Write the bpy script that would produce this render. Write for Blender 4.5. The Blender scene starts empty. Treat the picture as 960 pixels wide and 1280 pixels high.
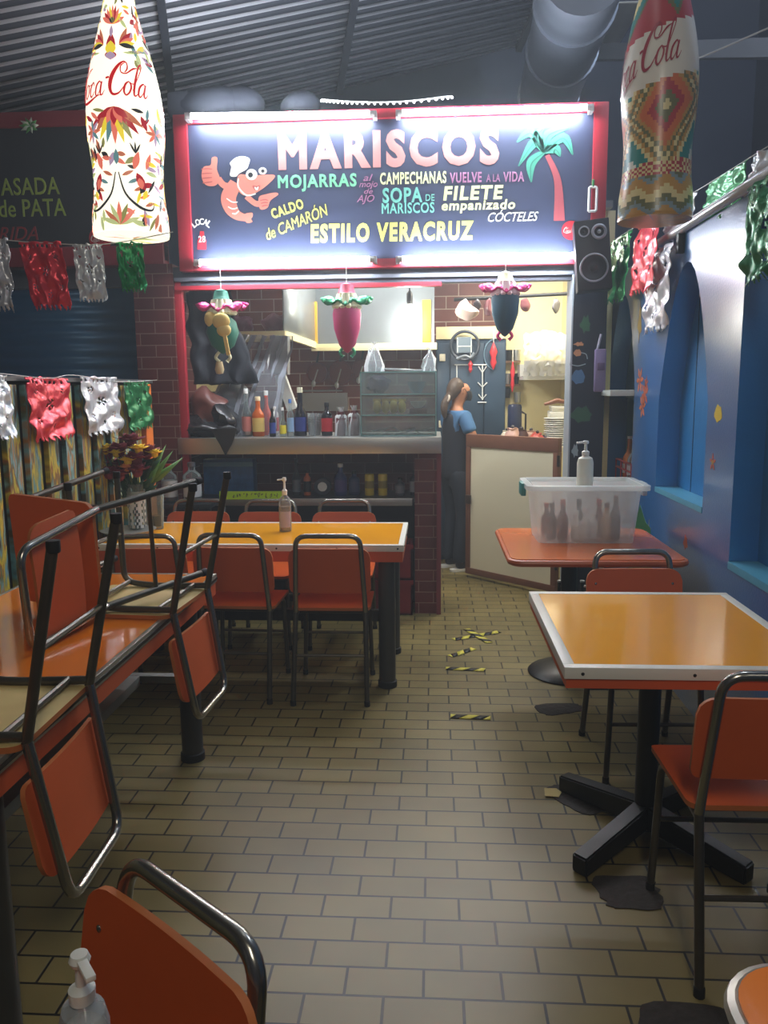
import bpy, bmesh, math, random
from mathutils import Vector, Matrix, noise
random.seed(7)
PI = math.pi
C = bpy.context.scene.collection
scene = bpy.context.scene

# ------------------------------------------------------------------ camera, world, lights
FPX, EYE = 1000.0, 1.51
YAW, PITCH, ROLL = 0.06256799, 0.15322522, -0.009
_f = Vector((-math.sin(YAW)*math.cos(PITCH), math.cos(YAW)*math.cos(PITCH), -math.sin(PITCH)))
_r0 = Vector((math.cos(YAW), math.sin(YAW), 0)); _d0 = _f.cross(_r0)
_c, _s = math.cos(-ROLL), math.sin(-ROLL)
RT = _c*_r0 + _s*_d0; DN = -_s*_r0 + _c*_d0
cam = bpy.data.cameras.new('camera'); cam_o = bpy.data.objects.new('camera', cam); C.objects.link(cam_o)
M3 = Matrix((RT, -DN, -_f)).transposed()
cam_o.matrix_world = Matrix.Translation((0, 0, EYE)) @ M3.to_4x4()
cam.sensor_fit = 'VERTICAL'; cam.sensor_height = 32.0; cam.lens = 32.0*FPX/1280.0
cam.clip_start = 0.02; cam.clip_end = 100
scene.camera = cam_o
w = bpy.data.worlds.new('night_market'); scene.world = w; w.use_nodes = True
w.node_tree.nodes['Background'].inputs[0].default_value = (0.30, 0.38, 0.55, 1)
w.node_tree.nodes['Background'].inputs[1].default_value = 0.10
GLARE_HAZE = 0.017  # thin scatter volume added to stand for lens glare around the tubes
if GLARE_HAZE:
    _v = w.node_tree.nodes.new('ShaderNodeVolumeScatter'); _v.inputs['Density'].default_value = GLARE_HAZE; _v.inputs['Anisotropy'].default_value = 0.35
    _v.inputs['Color'].default_value = (.86, .92, 1, 1)
    w.node_tree.links.new(_v.outputs[0], w.node_tree.nodes['World Output'].inputs['Volume'])
TUBE_POWER = 118.0
BULB_POWER = 120.0
vs = scene.view_settings
vs.view_transform = 'Standard'; vs.look = 'None'; vs.gamma = 1.0; vs.use_curve_mapping = False
vs.exposure = 0.0
scene.display_settings.display_device = 'sRGB'

def lamp(name, typ, loc, energy, color=(1, 1, 1), size=0.3, size_y=None, target=None, rad=0.05):
    l = bpy.data.lights.new(name, typ); l.energy = energy; l.color = color
    if typ == 'AREA':
        l.size = size
        if size_y: l.shape = 'RECTANGLE'; l.size_y = size_y
    else: l.shadow_soft_size = rad
    o = bpy.data.objects.new(name, l); o.location = loc; C.objects.link(o)
    if target is not None:
        o.rotation_euler = (Vector(target)-Vector(loc)).to_track_quat('-Z', 'Y').to_euler()
    return o
lamp('hall_light', 'AREA', (0.3, -0.5, 3.3), 32, (1.0, 0.92, 0.78), 0.3, 1.5, (0.25, 3.2, 1.5))
lamp('hall_light_ahead', 'AREA', (0.1, 3.0, 4.2), 3, (0.95, 0.95, 0.9), 0.3, 1.5, (0.1, 3.0, 0))
lamp('upper_right_fill', 'POINT', (1.75, 4.2, 4.6), 110, (0.75, 0.85, 1.0), rad=0.15)  # added fill lamp out of view, lifts the dark upper right walls
lamp('kitchen_ceiling_light', 'AREA', (0.75, 6.2, 2.58), 42, (1.0, 0.95, 0.85), 0.9, 0.3, (0.75, 6.3, 0))
lamp('kitchen_ceiling_light_rear', 'AREA', (-0.5, 6.2, 2.58), 16, (1.0, 0.95, 0.88), 0.9, 0.3, (-0.5, 6.4, 0))

# ------------------------------------------------------------------ pixel to world helpers
def _ray(px, py): return (px-480)/FPX*RT + (py-640)/FPX*DN + _f
def at(px, py, Y):
    r = _ray(px, py); return Vector((0, 0, EYE)) + r*(Y/r.y)
def onz(px, py, z):
    r = _ray(px, py); return Vector((0, 0, EYE)) + r*((z-EYE)/r.z)
def onx(px, py, X):
    r = _ray(px, py); return Vector((0, 0, EYE)) + r*(X/r.x)

# ------------------------------------------------------------------ materials
def lin(c):
    return tuple((v/255/12.92 if v <= 10 else ((v/255+0.055)/1.055)**2.4) for v in c)
MATS = {}
def mat(name, rgb, rough=0.5, metal=0.0, emit=0.0, emit_rgb=None, bump=0.0, bscale=60, var=0.10, vscale=9.0,
        alpha=1.0, trans=0.0, coat=0.0, spec=None):
    if name in MATS: return MATS[name]
    m = bpy.data.materials.new(name); m.use_nodes = True
    nt = m.node_tree; b = nt.nodes['Principled BSDF']
    col = lin(rgb)
    tc = nt.nodes.new('ShaderNodeTexCoord')
    nz = nt.nodes.new('ShaderNodeTexNoise'); nz.inputs['Scale'].default_value = vscale; nz.inputs['Detail'].default_value = 5
    nt.links.new(tc.outputs['Object'], nz.inputs['Vector'])
    mx = nt.nodes.new('ShaderNodeMix'); mx.data_type = 'RGBA'
    mx.inputs[6].default_value = (*[c*(1-var) for c in col], 1)
    mx.inputs[7].default_value = (*[min(1, c*(1+var)) for c in col], 1)
    nt.links.new(nz.outputs['Fac'], mx.inputs[0]); nt.links.new(mx.outputs[2], b.inputs['Base Color'])
    b.inputs['Roughness'].default_value = rough; b.inputs['Metallic'].default_value = metal
    if spec is not None: b.inputs['Specular IOR Level'].default_value = spec
    if coat: b.inputs['Coat Weight'].default_value = coat; b.inputs['Coat Roughness'].default_value = 0.06
    if trans: b.inputs['Transmission Weight'].default_value = trans
    if alpha < 1: b.inputs['Alpha'].default_value = alpha
    if emit:
        b.inputs['Emission Strength'].default_value = emit
        b.inputs['Emission Color'].default_value = (*lin(emit_rgb or rgb), 1)
    if bump:
        n2 = nt.nodes.new('ShaderNodeTexNoise'); n2.inputs['Scale'].default_value = bscale; n2.inputs['Detail'].default_value = 3
        nt.links.new(tc.outputs['Object'], n2.inputs['Vector'])
        bp = nt.nodes.new('ShaderNodeBump'); bp.inputs['Strength'].default_value = bump; bp.inputs['Distance'].default_value = 0.01
        nt.links.new(n2.outputs['Fac'], bp.inputs['Height']); nt.links.new(bp.outputs['Normal'], b.inputs['Normal'])
    MATS[name] = m; return m

ORANGE = mat('orange_laminate', (206, 88, 30), 0.38, var=0.14, vscale=5)
ORANGE_D = mat('orange_laminate_dull', (196, 84, 34), 0.5, var=0.16, vscale=6)
SEATBACK = mat('seat_underside_ply', (196, 172, 112), 0.6, var=0.12, vscale=14)
PLYEDGE = mat('ply_edge', (176, 98, 44), 0.6)
STEEL = mat('chrome_tube', (150, 148, 140), 0.22, 0.9, var=0.15, vscale=20)
STEEL_D = mat('worn_dark_tube', (92, 88, 78), 0.36, 0.75, var=0.25, vscale=25)
RUBBER = mat('black_rubber', (22, 22, 22), 0.7)
YELLOWTOP = mat('yellow_orange_tabletop', (250, 168, 24), 0.16, coat=0.5, var=0.07, vscale=4)
ORANGETOP = mat('orange_tabletop', (226, 122, 26), 0.16, coat=0.6, var=0.10, vscale=4)
BROWNTOP = mat('brown_orange_tabletop', (214, 106, 42), 0.22, coat=0.5, var=0.06)
WHITETRIM = mat('white_edging', (214, 212, 202), 0.4, var=0.05)
ALU = mat('aluminium_edging', (150, 146, 134), 0.35, 0.6, var=0.12)
APRON = mat('orange_apron', (190, 82, 40), 0.5)
POST = mat('grey_painted_post', (66, 66, 64), 0.45, 0.3, var=0.2)
BLACKM = mat('black_metal', (30, 30, 30), 0.4, 0.4, var=0.2)
BLACK = mat('black_plastic', (18, 19, 22), 0.45)
NAVY = mat('navy_board', (54, 62, 90), 0.5, var=0.08)
REDFRAME = mat('red_metal_frame', (170, 34, 52), 0.45, var=0.1)
WHITE = mat('white_paint', (232, 232, 228), 0.5, var=0.03)
CREAM = mat('cream_paint', (232, 220, 170), 0.6, var=0.06)
SS = mat('stainless_steel', (176, 178, 176), 0.34, 0.8, var=0.1, vscale=3)

# ------------------------------------------------------------------ mesh builder
class MB:
    def __init__(s): s.bm = bmesh.new()
    def _mi(s, faces, mi, smooth=False):
        for f in faces: f.material_index = mi; f.smooth = smooth
    def quad(s, pts, mi=0):
        f = s.bm.faces.new([s.bm.verts.new(p) for p in pts]); f.material_index = mi; return f
    def box(s, lo, hi, mi=0, bevel=0.0):
        lo = Vector(lo); hi = Vector(hi)
        r = bmesh.ops.create_cube(s.bm, size=1.0)
        sz = hi-lo
        bmesh.ops.scale(s.bm, vec=sz, verts=r['verts']); bmesh.ops.translate(s.bm, vec=(lo+hi)/2, verts=r['verts'])
        fs = set(f for v in r['verts'] for f in v.link_faces)
        s._mi(fs, mi)
        if bevel:
            es = set(e for v in r['verts'] for e in v.link_edges)
            q = bmesh.ops.bevel(s.bm, geom=list(es), offset=min(bevel, min(abs(c) for c in sz)*0.45), segments=2, affect='EDGES', profile=0.6)
            s._mi(q['faces'], mi)
        return s
    def obox(s, a, b, wid, hgt, mi=0, up=(0, 0, 1), bevel=0.0):
        a = Vector(a); b = Vector(b); d = (b-a); L = d.length; d.normalize(); up = Vector(up)
        x = d.cross(up).normalized(); u = x.cross(d).normalized()
        r = bmesh.ops.create_cube(s.bm, size=1.0)
        for v in r['verts']:
            v.co = (a+b)/2 + d*(v.co.y*L) + x*(v.co.x*wid) + u*(v.co.z*hgt)
        s._mi(set(f for v in r['verts'] for f in v.link_faces), mi)
        if bevel:
            es = set(e for v in r['verts'] for e in v.link_edges)
            q = bmesh.ops.bevel(s.bm, geom=list(es), offset=bevel, segments=2, affect='EDGES', profile=0.6); s._mi(q['faces'], mi)
        return s
    def tube(s, pts, r, n=10, mi=0, closed=False, caps=True):
        pts = [Vector(p) for p in pts]; rs = r if isinstance(r, (list, tuple)) else [r]*len(pts)
        N = len(pts); rings = []; prev = None
        for i, p in enumerate(pts):
            if closed: t = (pts[(i+1) % N]-pts[i-1])
            else: t = pts[min(i+1, N-1)]-pts[max(i-1, 0)]
            t.normalize()
            if prev is None:
                a = Vector((0, 0, 1)) if abs(t.z) < 0.9 else Vector((1, 0, 0)); x = t.cross(a).normalized()
            else:
                x = prev - t*prev.dot(t)
                x = x.normalized() if x.length > 1e-6 else t.orthogonal().normalized()
            prev = x; y = t.cross(x)
            rings.append([s.bm.verts.new(p + (x*math.cos(2*PI*k/n)+y*math.sin(2*PI*k/n))*rs[i]) for k in range(n)])
        fs = []
        for i in range(N if closed else N-1):
            A = rings[i]; B = rings[(i+1) % N]
            for k in range(n): fs.append(s.bm.faces.new((A[k], A[(k+1) % n], B[(k+1) % n], B[k])))
        s._mi(fs, mi, True)
        if caps and not closed:
            s._mi([s.bm.faces.new(rings[0][::-1]), s.bm.faces.new(rings[-1])], mi)
        return s
    def lathe(s, prof, origin=(0, 0, 0), n=24, mi=0, axis=None, mfun=None, cap=True):
        """prof: list of (r, z)"""
        o = Vector(origin); rings = []
        ax = Vector(axis).normalized() if axis else Vector((0, 0, 1))
        x = ax.orthogonal().normalized() if axis else Vector((1, 0, 0)); y = ax.cross(x)
        for r, z in prof:
            rings.append([s.bm.verts.new(o + ax*z + (x*math.cos(2*PI*k/n)+y*math.sin(2*PI*k/n))*max(r, 1e-4)) for k in range(n)])
        for i in range(len(prof)-1):
            fs = []
            for k in range(n):
                f = s.bm.faces.new((rings[i][k], rings[i][(k+1) % n], rings[i+1][(k+1) % n], rings[i+1][k]))
                f.smooth = True; f.material_index = mfun(i, k) if mfun else mi
        if cap:
            s._mi([s.bm.faces.new(rings[0][::-1])], mi); s._mi([s.bm.faces.new(rings[-1])], mi)
        return s
    def ball(s, c, r, mi=0, seg=14, scale=(1, 1, 1)):
        q = bmesh.ops.create_uvsphere(s.bm, u_segments=seg, v_segments=max(6, seg*2//3), radius=r)
        for v in q['verts']: v.co = Vector(c)+Vector((v.co.x*scale[0], v.co.y*scale[1], v.co.z*scale[2]))
        s._mi(set(f for v in q['verts'] for f in v.link_faces), mi, True); return s
    def prism(s, outline, fn, th, mi=0, mi2=None, mi3=None):
        """outline of 2-D points; fn(u,v,t) -> 3-D, t in 0..th"""
        A = [s.bm.verts.new(fn(u, v, 0)) for u, v in outline]; B = [s.bm.verts.new(fn(u, v, th)) for u, v in outline]
        n = len(A)
        a = s.bm.faces.new(A); b = s.bm.faces.new(B[::-1]); a.material_index = mi; b.material_index = mi if mi2 is None else mi2
        for k in range(n):
            f = s.bm.faces.new((A[k], B[k], B[(k+1) % n], A[(k+1) % n])); f.material_index = mi if mi3 is None else mi3
        return s
    def ribbon(s, pts, ws, fn, mi=0, th=0.002):
        """variable width 2-D stroke mapped by fn(u,v,t)"""
        P = [Vector((p[0], p[1])) for p in pts]; L = []; Rr = []
        for i, p in enumerate(P):
            t = P[min(i+1, len(P)-1)]-P[max(i-1, 0)]
            if t.length < 1e-9: t = Vector((1, 0))
            t.normalize(); nrm = Vector((-t.y, t.x)); L.append(p+nrm*ws[i]/2); Rr.append(p-nrm*ws[i]/2)
        a = [s.bm.verts.new(fn(q.x, q.y, th)) for q in L]; b = [s.bm.verts.new(fn(q.x, q.y, th)) for q in Rr]
        for i in range(len(a)-1):
            try:
                f = s.bm.faces.new((a[i], a[i+1], b[i+1], b[i])); f.material_index = mi
            except ValueError: pass
        return s
    def grid(s, nu, nv, fn, mi=0, keep=None, mfun=None):
        V = [[s.bm.verts.new(fn(i/nu, j/nv)) for j in range(nv+1)] for i in range(nu+1)]
        for i in range(nu):
            for j in range(nv):
                if keep and not keep((i+.5)/nu, (j+.5)/nv): continue
                f = s.bm.faces.new((V[i][j], V[i+1][j], V[i+1][j+1], V[i][j+1])); f.smooth = True
                f.material_index = mfun((i+.5)/nu, (j+.5)/nv) if mfun else mi
        return s
    def add_mesh(s, me, M=None, mi=0):
        t = bmesh.new(); t.from_mesh(me)
        if M is not None: t.transform(M)
        vm = {v.index: s.bm.verts.new(v.co) for v in t.verts}
        for f in t.faces:
            try: q = s.bm.faces.new([vm[v.index] for v in f.verts]); q.material_index = mi
            except ValueError: pass
        t.free(); return s
    def xf(s, M): s.bm.transform(M); return s
    def build(s, name, mats, parent=None, loose=True, solid=0.0, angle=40, recalc=True):
        if loose:
            lv = [v for v in s.bm.verts if not v.link_faces]
            if lv: bmesh.ops.delete(s.bm, geom=lv, context='VERTS')
        if recalc: bmesh.ops.recalc_face_normals(s.bm, faces=s.bm.faces[:])
        me = bpy.data.meshes.new(name); s.bm.to_mesh(me); s.bm.free()
        for m in (mats if isinstance(mats, (list, tuple)) else [mats]): me.materials.append(m)
        try: me.set_sharp_from_angle(angle=math.radians(angle))
        except Exception: pass
        o = bpy.data.objects.new(name, me); C.objects.link(o)
        if parent: o.parent = parent
        if solid:
            md = o.modifiers.new('solid', 'SOLIDIFY'); md.thickness = solid; md.offset = 0
        return o

def tag(o, label, cat, group=None):
    o['label'] = label; o['category'] = cat
    if group: o['group'] = group
    return o
def thing(name, label, cat, loc=(0, 0, 0), rz=0.0, group=None):
    o = bpy.data.objects.new(name, None); o.empty_display_size = 0.1; C.objects.link(o)
    o.location = loc; o.rotation_euler = (0, 0, rz)
    return tag(o, label, cat, group)
def struct(o): o['kind'] = 'structure'; return o
def copy_tree(o, parent=None):
    c = o.copy(); C.objects.link(c)
    if parent: c.parent = parent
    for ch in list(o.children): copy_tree(ch, c)
    return c
def smooth(pts, n=8, closed=False):
    """Catmull-Rom through tuples of any length"""
    out = []; N = len(pts)
    def g(i): return pts[i % N] if closed else pts[max(0, min(N-1, i))]
    for i in range(N if closed else N-1):
        p0, p1, p2, p3 = g(i-1), g(i), g(i+1), g(i+2)
        for k in range(n):
            t = k/n
            out.append(tuple(0.5*(2*b+(c-a)*t+(2*a-5*b+4*c-d)*t*t+(3*b-a-3*c+d)*t**3) for a, b, c, d in zip(p0, p1, p2, p3)))
    if not closed: out.append(tuple(pts[-1]))
    return out
def fillet(pts, rad, n=5):
    """polyline with rounded corners"""
    pts = [Vector(p) for p in pts]; out = [pts[0]]
    for i in range(1, len(pts)-1):
        a, b, c = pts[i-1], pts[i], pts[i+1]
        u = (a-b); v = (c-b); r = min(rad if not isinstance(rad, (list, tuple)) else rad[i], u.length*.45, v.length*.45)
        p = b+u.normalized()*r; q = b+v.normalized()*r
        for k in range(n+1):
            t = k/n; out.append(p*(1-t)**2+b*2*t*(1-t)+q*t*t)
    out.append(pts[-1]); return out
def rrect(x0, y0, x1, y1, r, n=6):
    out = []
    for cx, cy, a0 in ((x1-r, y1-r, 0), (x0+r, y1-r, PI/2), (x0+r, y0+r, PI), (x1-r, y0+r, 1.5*PI)):
        for k in range(n+1):
            a = a0+PI/2*k/n; out.append((cx+r*math.cos(a), cy+r*math.sin(a)))
    return out
def text_mesh(body, bold=0.0, shear=0.0, gap=1.0):
    cu = bpy.data.curves.new('lettering', 'FONT'); cu.body = body; cu.size = 1; cu.bevel_depth = max(0.0, bold); cu.bevel_resolution = 0; cu.shear = shear
    cu.resolution_u = 3; cu.extrude = 0.01; cu.space_character = gap
    o = bpy.data.objects.new('lettering', cu); C.objects.link(o)
    bpy.context.view_layer.update()
    me = bpy.data.meshes.new_from_object(o.evaluated_get(bpy.context.evaluated_depsgraph_get()))
    bpy.data.objects.remove(o); bpy.data.curves.remove(cu)
    xs = [v.co.x for v in me.vertices]; ys = [v.co.y for v in me.vertices]
    return me, (min(xs), min(ys), max(xs), max(ys))

# ------------------------------------------------------------------ the setting
def brick_mat(name, c1, c2, mortar, bw, bh, msize, rough=0.5, coat=0.0, axes='xy', dirt=0.35, bump=0.4):
    m = bpy.data.materials.new(name); m.use_nodes = True; nt = m.node_tree; b = nt.nodes['Principled BSDF']
    tc = nt.nodes.new('ShaderNodeTexCoord'); sp = nt.nodes.new('ShaderNodeSeparateXYZ'); cb = nt.nodes.new('ShaderNodeCombineXYZ')
    nt.links.new(tc.outputs['Object'], sp.inputs[0])
    nt.links.new(sp.outputs[axes[0].upper()], cb.inputs['X']); nt.links.new(sp.outputs[axes[1].upper()], cb.inputs['Y'])
    br = nt.nodes.new('ShaderNodeTexBrick'); nt.links.new(cb.outputs[0], br.inputs['Vector'])
    br.inputs['Scale'].default_value = 1; br.inputs['Brick Width'].default_value = bw; br.inputs['Row Height'].default_value = bh
    br.inputs['Mortar Size'].default_value = msize; br.inputs['Mortar Smooth'].default_value = 0.1; br.inputs['Bias'].default_value = 0
    br.inputs['Color1'].default_value = (*lin(c1), 1); br.inputs['Color2'].default_value = (*lin(c2), 1); br.inputs['Mortar'].default_value = (*lin(mortar), 1)
    nz = nt.nodes.new('ShaderNodeTexNoise'); nz.inputs['Scale'].default_value = 2.3; nz.inputs['Detail'].default_value = 8
    nt.links.new(tc.outputs['Object'], nz.inputs['Vector'])
    rp = nt.nodes.new('ShaderNodeMapRange'); rp.inputs['From Min'].default_value = 0.3; rp.inputs['From Max'].default_value = 0.7
    rp.inputs['To Min'].default_value = 1-dirt; rp.inputs['To Max'].default_value = 1.08
    nt.links.new(nz.outputs['Fac'], rp.inputs['Value'])
    mx = nt.nodes.new('ShaderNodeMix'); mx.data_type = 'RGBA'; mx.blend_type = 'MULTIPLY'; mx.inputs[0].default_value = 1
    nt.links.new(br.outputs['Color'], mx.inputs[6]); nt.links.new(rp.outputs[0], mx.inputs[7]); nt.links.new(mx.outputs[2], b.inputs['Base Color'])
    b.inputs['Roughness'].default_value = rough
    if coat: b.inputs['Coat Weight'].default_value = coat; b.inputs['Coat Roughness'].default_value = 0.2
    bp = nt.nodes.new('ShaderNodeBump'); bp.inputs['Strength'].default_value = bump; bp.inputs['Distance'].default_value = 0.004; bp.invert = True
    nt.links.new(br.outputs['Fac'], bp.inputs['Height']); nt.links.new(bp.outputs['Normal'], b.inputs['Normal'])
    return m
FLOOR = brick_mat('clay_floor_tile', (128, 114, 68), (115, 102, 60), (20, 17, 11), 0.2, 0.1, 0.0038, 0.42, dirt=0.3)
BRICK_XZ = brick_mat('dark_red_brick_front', (112, 48, 44), (96, 42, 40), (150, 120, 108), 0.20, 0.075, 0.003, 0.6, axes='xz')
BRICK_YZ = brick_mat('dark_red_brick_side', (112, 48, 44), (96, 42, 40), (150, 120, 108), 0.20, 0.075, 0.003, 0.6, axes='yz')
BRICK_BACK = brick_mat('kitchen_brown_tile', (128, 62, 40), (112, 54, 38), (190, 170, 150), 0.22, 0.11, 0.0045, 0.45, axes='xz')

fy = onz(525, 1247.5, 0); fx = onz(580, 1265, 0)
b = MB(); b.quad([(-3.6-fx.x, -1.2-fy.y, 0), (2.4-fx.x, -1.2-fy.y, 0), (2.4-fx.x, 7.7-fy.y, 0), (-3.6-fx.x, 7.7-fy.y, 0)])
fl = struct(b.build('floor', FLOOR)); fl.location = (fx.x, fy.y, 0)
# broken tiles: ragged dark mortar patches set a little into the paving
MORTAR = mat('dirty_mortar', (46, 40, 36), 0.85, bump=0.9, bscale=40, var=0.4, vscale=30)
for pts in ([(668, 884), (690, 879), (722, 881), (727, 889), (700, 893), (680, 893)],
            [(742, 1100), (770, 1094), (808, 1098), (822, 1112), (828, 1132), (800, 1138), (770, 1136), (752, 1122)],
            [(684, 990), (700, 980), (728, 992), (760, 1008), (742, 1018), (712, 1010)],
            [(800, 1264), (830, 1250), (900, 1262), (940, 1285), (860, 1320), (805, 1300)]):
    b = MB(); P = [onz(x, y, 0.0) for x, y in pts]; cc = sum(P, Vector())/len(P)
    Q = smooth([(p.x-cc.x, p.y-cc.y) for p in P], 4, True)
    b.prism([(u*(1+.10*math.sin(9*i)), v*(1+.10*math.cos(7*i))) for i, (u, v) in enumerate(Q)], lambda u, v, t: (u, v, 0.003-t), 0.006)
    o = struct(b.build('floor_patch', MORTAR)); o.location = (cc.x, cc.y, 0)

# roof of corrugated sheet, sloping down away from the camera and up to the right
d1 = Vector((.9, .35, .3)).normalized(); d2 = Vector((.15, .95, -.2)).normalized()
rn = d1.cross(d2).normalized(); dp = rn.cross(d1).normalized()
if dp.y < 0: dp = -dp
edge0 = at(500, 93, 7.0)
ROOFM = mat('weathered_roof_sheet', (206, 208, 214), 0.55, 0.2, var=0.2, vscale=1.2)
b = MB(); pitch = 0.076; prof = []
n = 92
for k in range(n):
    for u, h in ((0, 0), (.56, 0), (.62, -.014), (.94, -.014)): prof.append((-(k+u)*pitch, h))
def roof_line(t): return [edge0 + dp*q + d1*t + rn*h*(1 if rn.z > 0 else -1) for q, h in prof]
A = [b.bm.verts.new(p) for p in roof_line(-5.2)]; B = [b.bm.verts.new(p) for p in roof_line(1.12)]
for i in range(len(A)-1): b.bm.faces.new((A[i], A[i+1], B[i+1], B[i])).material_index = 0 if i % 4 == 0 else 1  # rib faces coloured darker to stand for the shade of the corrugation
roof = struct(b.build('ceiling', [ROOFM, mat('shaded_roof_rib', (60, 64, 74), .6)], solid=0.004))
PURLIN = mat('dark_purlin', (52, 56, 66), 0.6)
for t in (-1.9, -0.55, 1.1):
    b = MB(); b.obox(edge0+d1*t-rn*0.03, edge0+d1*t-rn*0.03-dp*6.4, 0.05, 0.05); struct(b.build('trim_roof_purlin', PURLIN))
b = MB()
for px in (236, 254):
    p = at(px, 100, 6.2); b.tube([(p.x, p.y, 3.4), (p.x, p.y, 5.6)], 0.012, 8)
struct(b.build('trim_roof_hanger_rods', PURLIN))

NIGHT = mat('dark_market_wall', (70, 80, 104), 0.85, var=0.25, vscale=1.5)
b = MB(); b.box((-4.2, 8.2, 0), (4.5, 8.3, 7)); struct(b.build('wall_far', NIGHT))
b = MB(); b.box((3.0, -1.2, 0), (3.1, 8.2, 7)); struct(b.build('wall_outer_right', NIGHT))
b = MB(); b.box((-4.3, -1.2, 0), (-4.2, 8.2, 7)); struct(b.build('wall_outer_left', NIGHT))
b = MB(); b.box((-4.3, -1.3, 0), (3.1, -1.2, 7)); struct(b.build('wall_behind', NIGHT))
b = MB(); b.box((0.62, 0.4, 5.55), (3.0, 8.2, 5.6)); struct(b.build('ceiling_right', NIGHT))
# steel beams in the dark on the right
BEAM = mat('grey_steel_beam', (92, 96, 104), 0.5, 0.4)
for (p, q) in ((at(740, 66, 6.4), at(990, 60, 5.0)),):
    b = MB(); b.obox(p, q, 0.08, 0.10); struct(b.build('trim_steel_beam', BEAM))
b = MB(); p = at(785, 2, 6.5); q = at(748, 70, 7.6); 
b.grid(3, 26, lambda u, v: tuple(p*(1-v)+q*v+Vector((0.24*(u-.5), 0, 0.02*math.sin(v*26*PI)))), 0)
struct(b.build('ceiling_skylight_strip', mat('translucent_sheet', (206, 206, 200), 0.5), solid=0.004))

# ventilation duct
DUCT = mat('galvanised_duct', (120, 128, 142), 0.38, 0.7, var=0.25, vscale=4)
d0, d9 = at(682, 132, 7.6), at(732, -40, 4.9)
t = thing('ventilation_duct', 'large round galvanised ventilation duct under the dark roof', 'duct', d0)
b = MB(); L = (d9-d0); k = 40
b.tube([L*(i/k) for i in range(k+1)], [0.24+(0.004 if i % 2 else 0) for i in range(k+1)], 28); b.build('duct_pipe', DUCT, t)
for f in (0.12, .52, .82):
    b = MB(); b.tube([L*f-L.normalized()*.03, L*f+L.normalized()*.03], 0.258, 28); b.build('joint_collar', DUCT, t)

# ---- blue wall on the right, with arched niches
WX, WT = 1.20, 0.13
BLUE = mat('glossy_blue_paint', (26, 104, 172), 0.30, bump=0.2, bscale=90, var=0.22, vscale=2.2, coat=1.0)
BLUE.node_tree.nodes['Principled BSDF'].inputs['Coat Roughness'].default_value = 0.22
BLUE.node_tree.nodes['Principled BSDF'].inputs['Coat IOR'].default_value = 2.5
BLUE2 = mat('blue_niche_paint', (20, 112, 172), 0.42, bump=0.12, bscale=30, var=0.25, vscale=2.5)
TEALSILL = mat('teal_sill_paint', (84, 156, 184), 0.3, var=0.12)
DARKTEAL = mat('dark_green_mural_paint', (104, 156, 162), 0.4, var=0.35, vscale=3)
def arch(y0, y1, z0, zs, zt, n=12):
    """closed outline (Y,Z): straight sides to zs, pointed round head to zt"""
    c = (y0+y1)/2; a = (y1-y0)/2
    out = [(y0, z0), (y1, z0)]
    for k in range(n+1):
        q_ = math.cos(PI*k/n); out.append((c+a*q_, zs+(zt-zs)*(1-abs(q_)**2.1)))
    return out
arch1 = arch(3.62, 4.39, 0.96, 1.44, 2.09, 20); arch2 = arch(4.93, 5.64, 0.62, 1.52, 2.08, 20); arch3 = [(2.05, 0.79), (3.27, 0.79), (3.27, 2.12), (2.05, 2.12)]
wall_out = [(0.3, 0), (5.72, 0), (5.72, 2.23), (0.3, 2.23)]
cu = bpy.data.curves.new('wall_outline', 'CURVE'); cu.dimensions = '2D'; cu.fill_mode = 'BOTH'; cu.extrude = WT/2
for poly in (wall_out, arch1, arch2, arch3):
    sp = cu.splines.new('POLY'); sp.points.add(len(poly)-1); sp.use_cyclic_u = True
    for q, (y, z) in zip(sp.points, poly): q.co = (y, z, 0, 1)
tmp = bpy.data.objects.new('t', cu); C.objects.link(tmp); bpy.context.view_layer.update()
me = bpy.data.meshes.new_from_object(tmp.evaluated_get(bpy.context.evaluated_depsgraph_get())); bpy.data.objects.remove(tmp)
b = MB(); b.add_mesh(me, Matrix(((0, 0, 1, WX+WT/2), (1, 0, 0, 0), (0, 1, 0, 0), (0, 0, 0, 1))))
bmesh.ops.remove_doubles(b.bm, verts=b.bm.verts[:], dist=1e-5)
wall_r = struct(b.build('wall_right', BLUE))
for o_, m_, dx in ((arch1, BLUE2, 0), (arch3, BLUE2, 0)):
    b = MB(); b.prism([((y-sum(q[0] for q in o_)/len(o_))*1.03+sum(q[0] for q in o_)/len(o_), z) for y, z in o_], lambda u, v, t: (WX+WT-.015+t, u, v), 0.03)
    b.build('niche_back', m_, wall_r)
    # board joints of the niche back
    b = MB(); ys = [q[0] for q in o_]; y0, y1 = min(ys), max(ys); zt = max(q[1] for q in o_)
    for f in ((.36, .70) if o_ is arch1 else (.2, .42, .62, .84)):
        yy = y0+(y1-y0)*f; b.box((WX+WT-.017, yy-.003, min(q[1] for q in o_)), (WX+WT-.0145, yy+.003, zt-.12))
    b.build('board_joint', mat('dark_joint', (10, 40, 66), .7), wall_r)
b = MB(); b.prism([(4.9, 1.43), (5.67, 1.43), (5.67, 2.1), (4.9, 2.1)], lambda u, v, t: (WX+WT-.015+t, u, v), 0.03); b.build('niche_back', DARKTEAL, wall_r)
b = MB(); b.box((WX-.003, 3.622, .945), (WX+WT-.01, 4.388, .972)); b.build('sill', TEALSILL, wall_r)
b = MB(); b.box((WX-.004, 2.052, .772), (WX+WT-.01, 3.268, .802)); b.build('sill', TEALSILL, wall_r)
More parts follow.
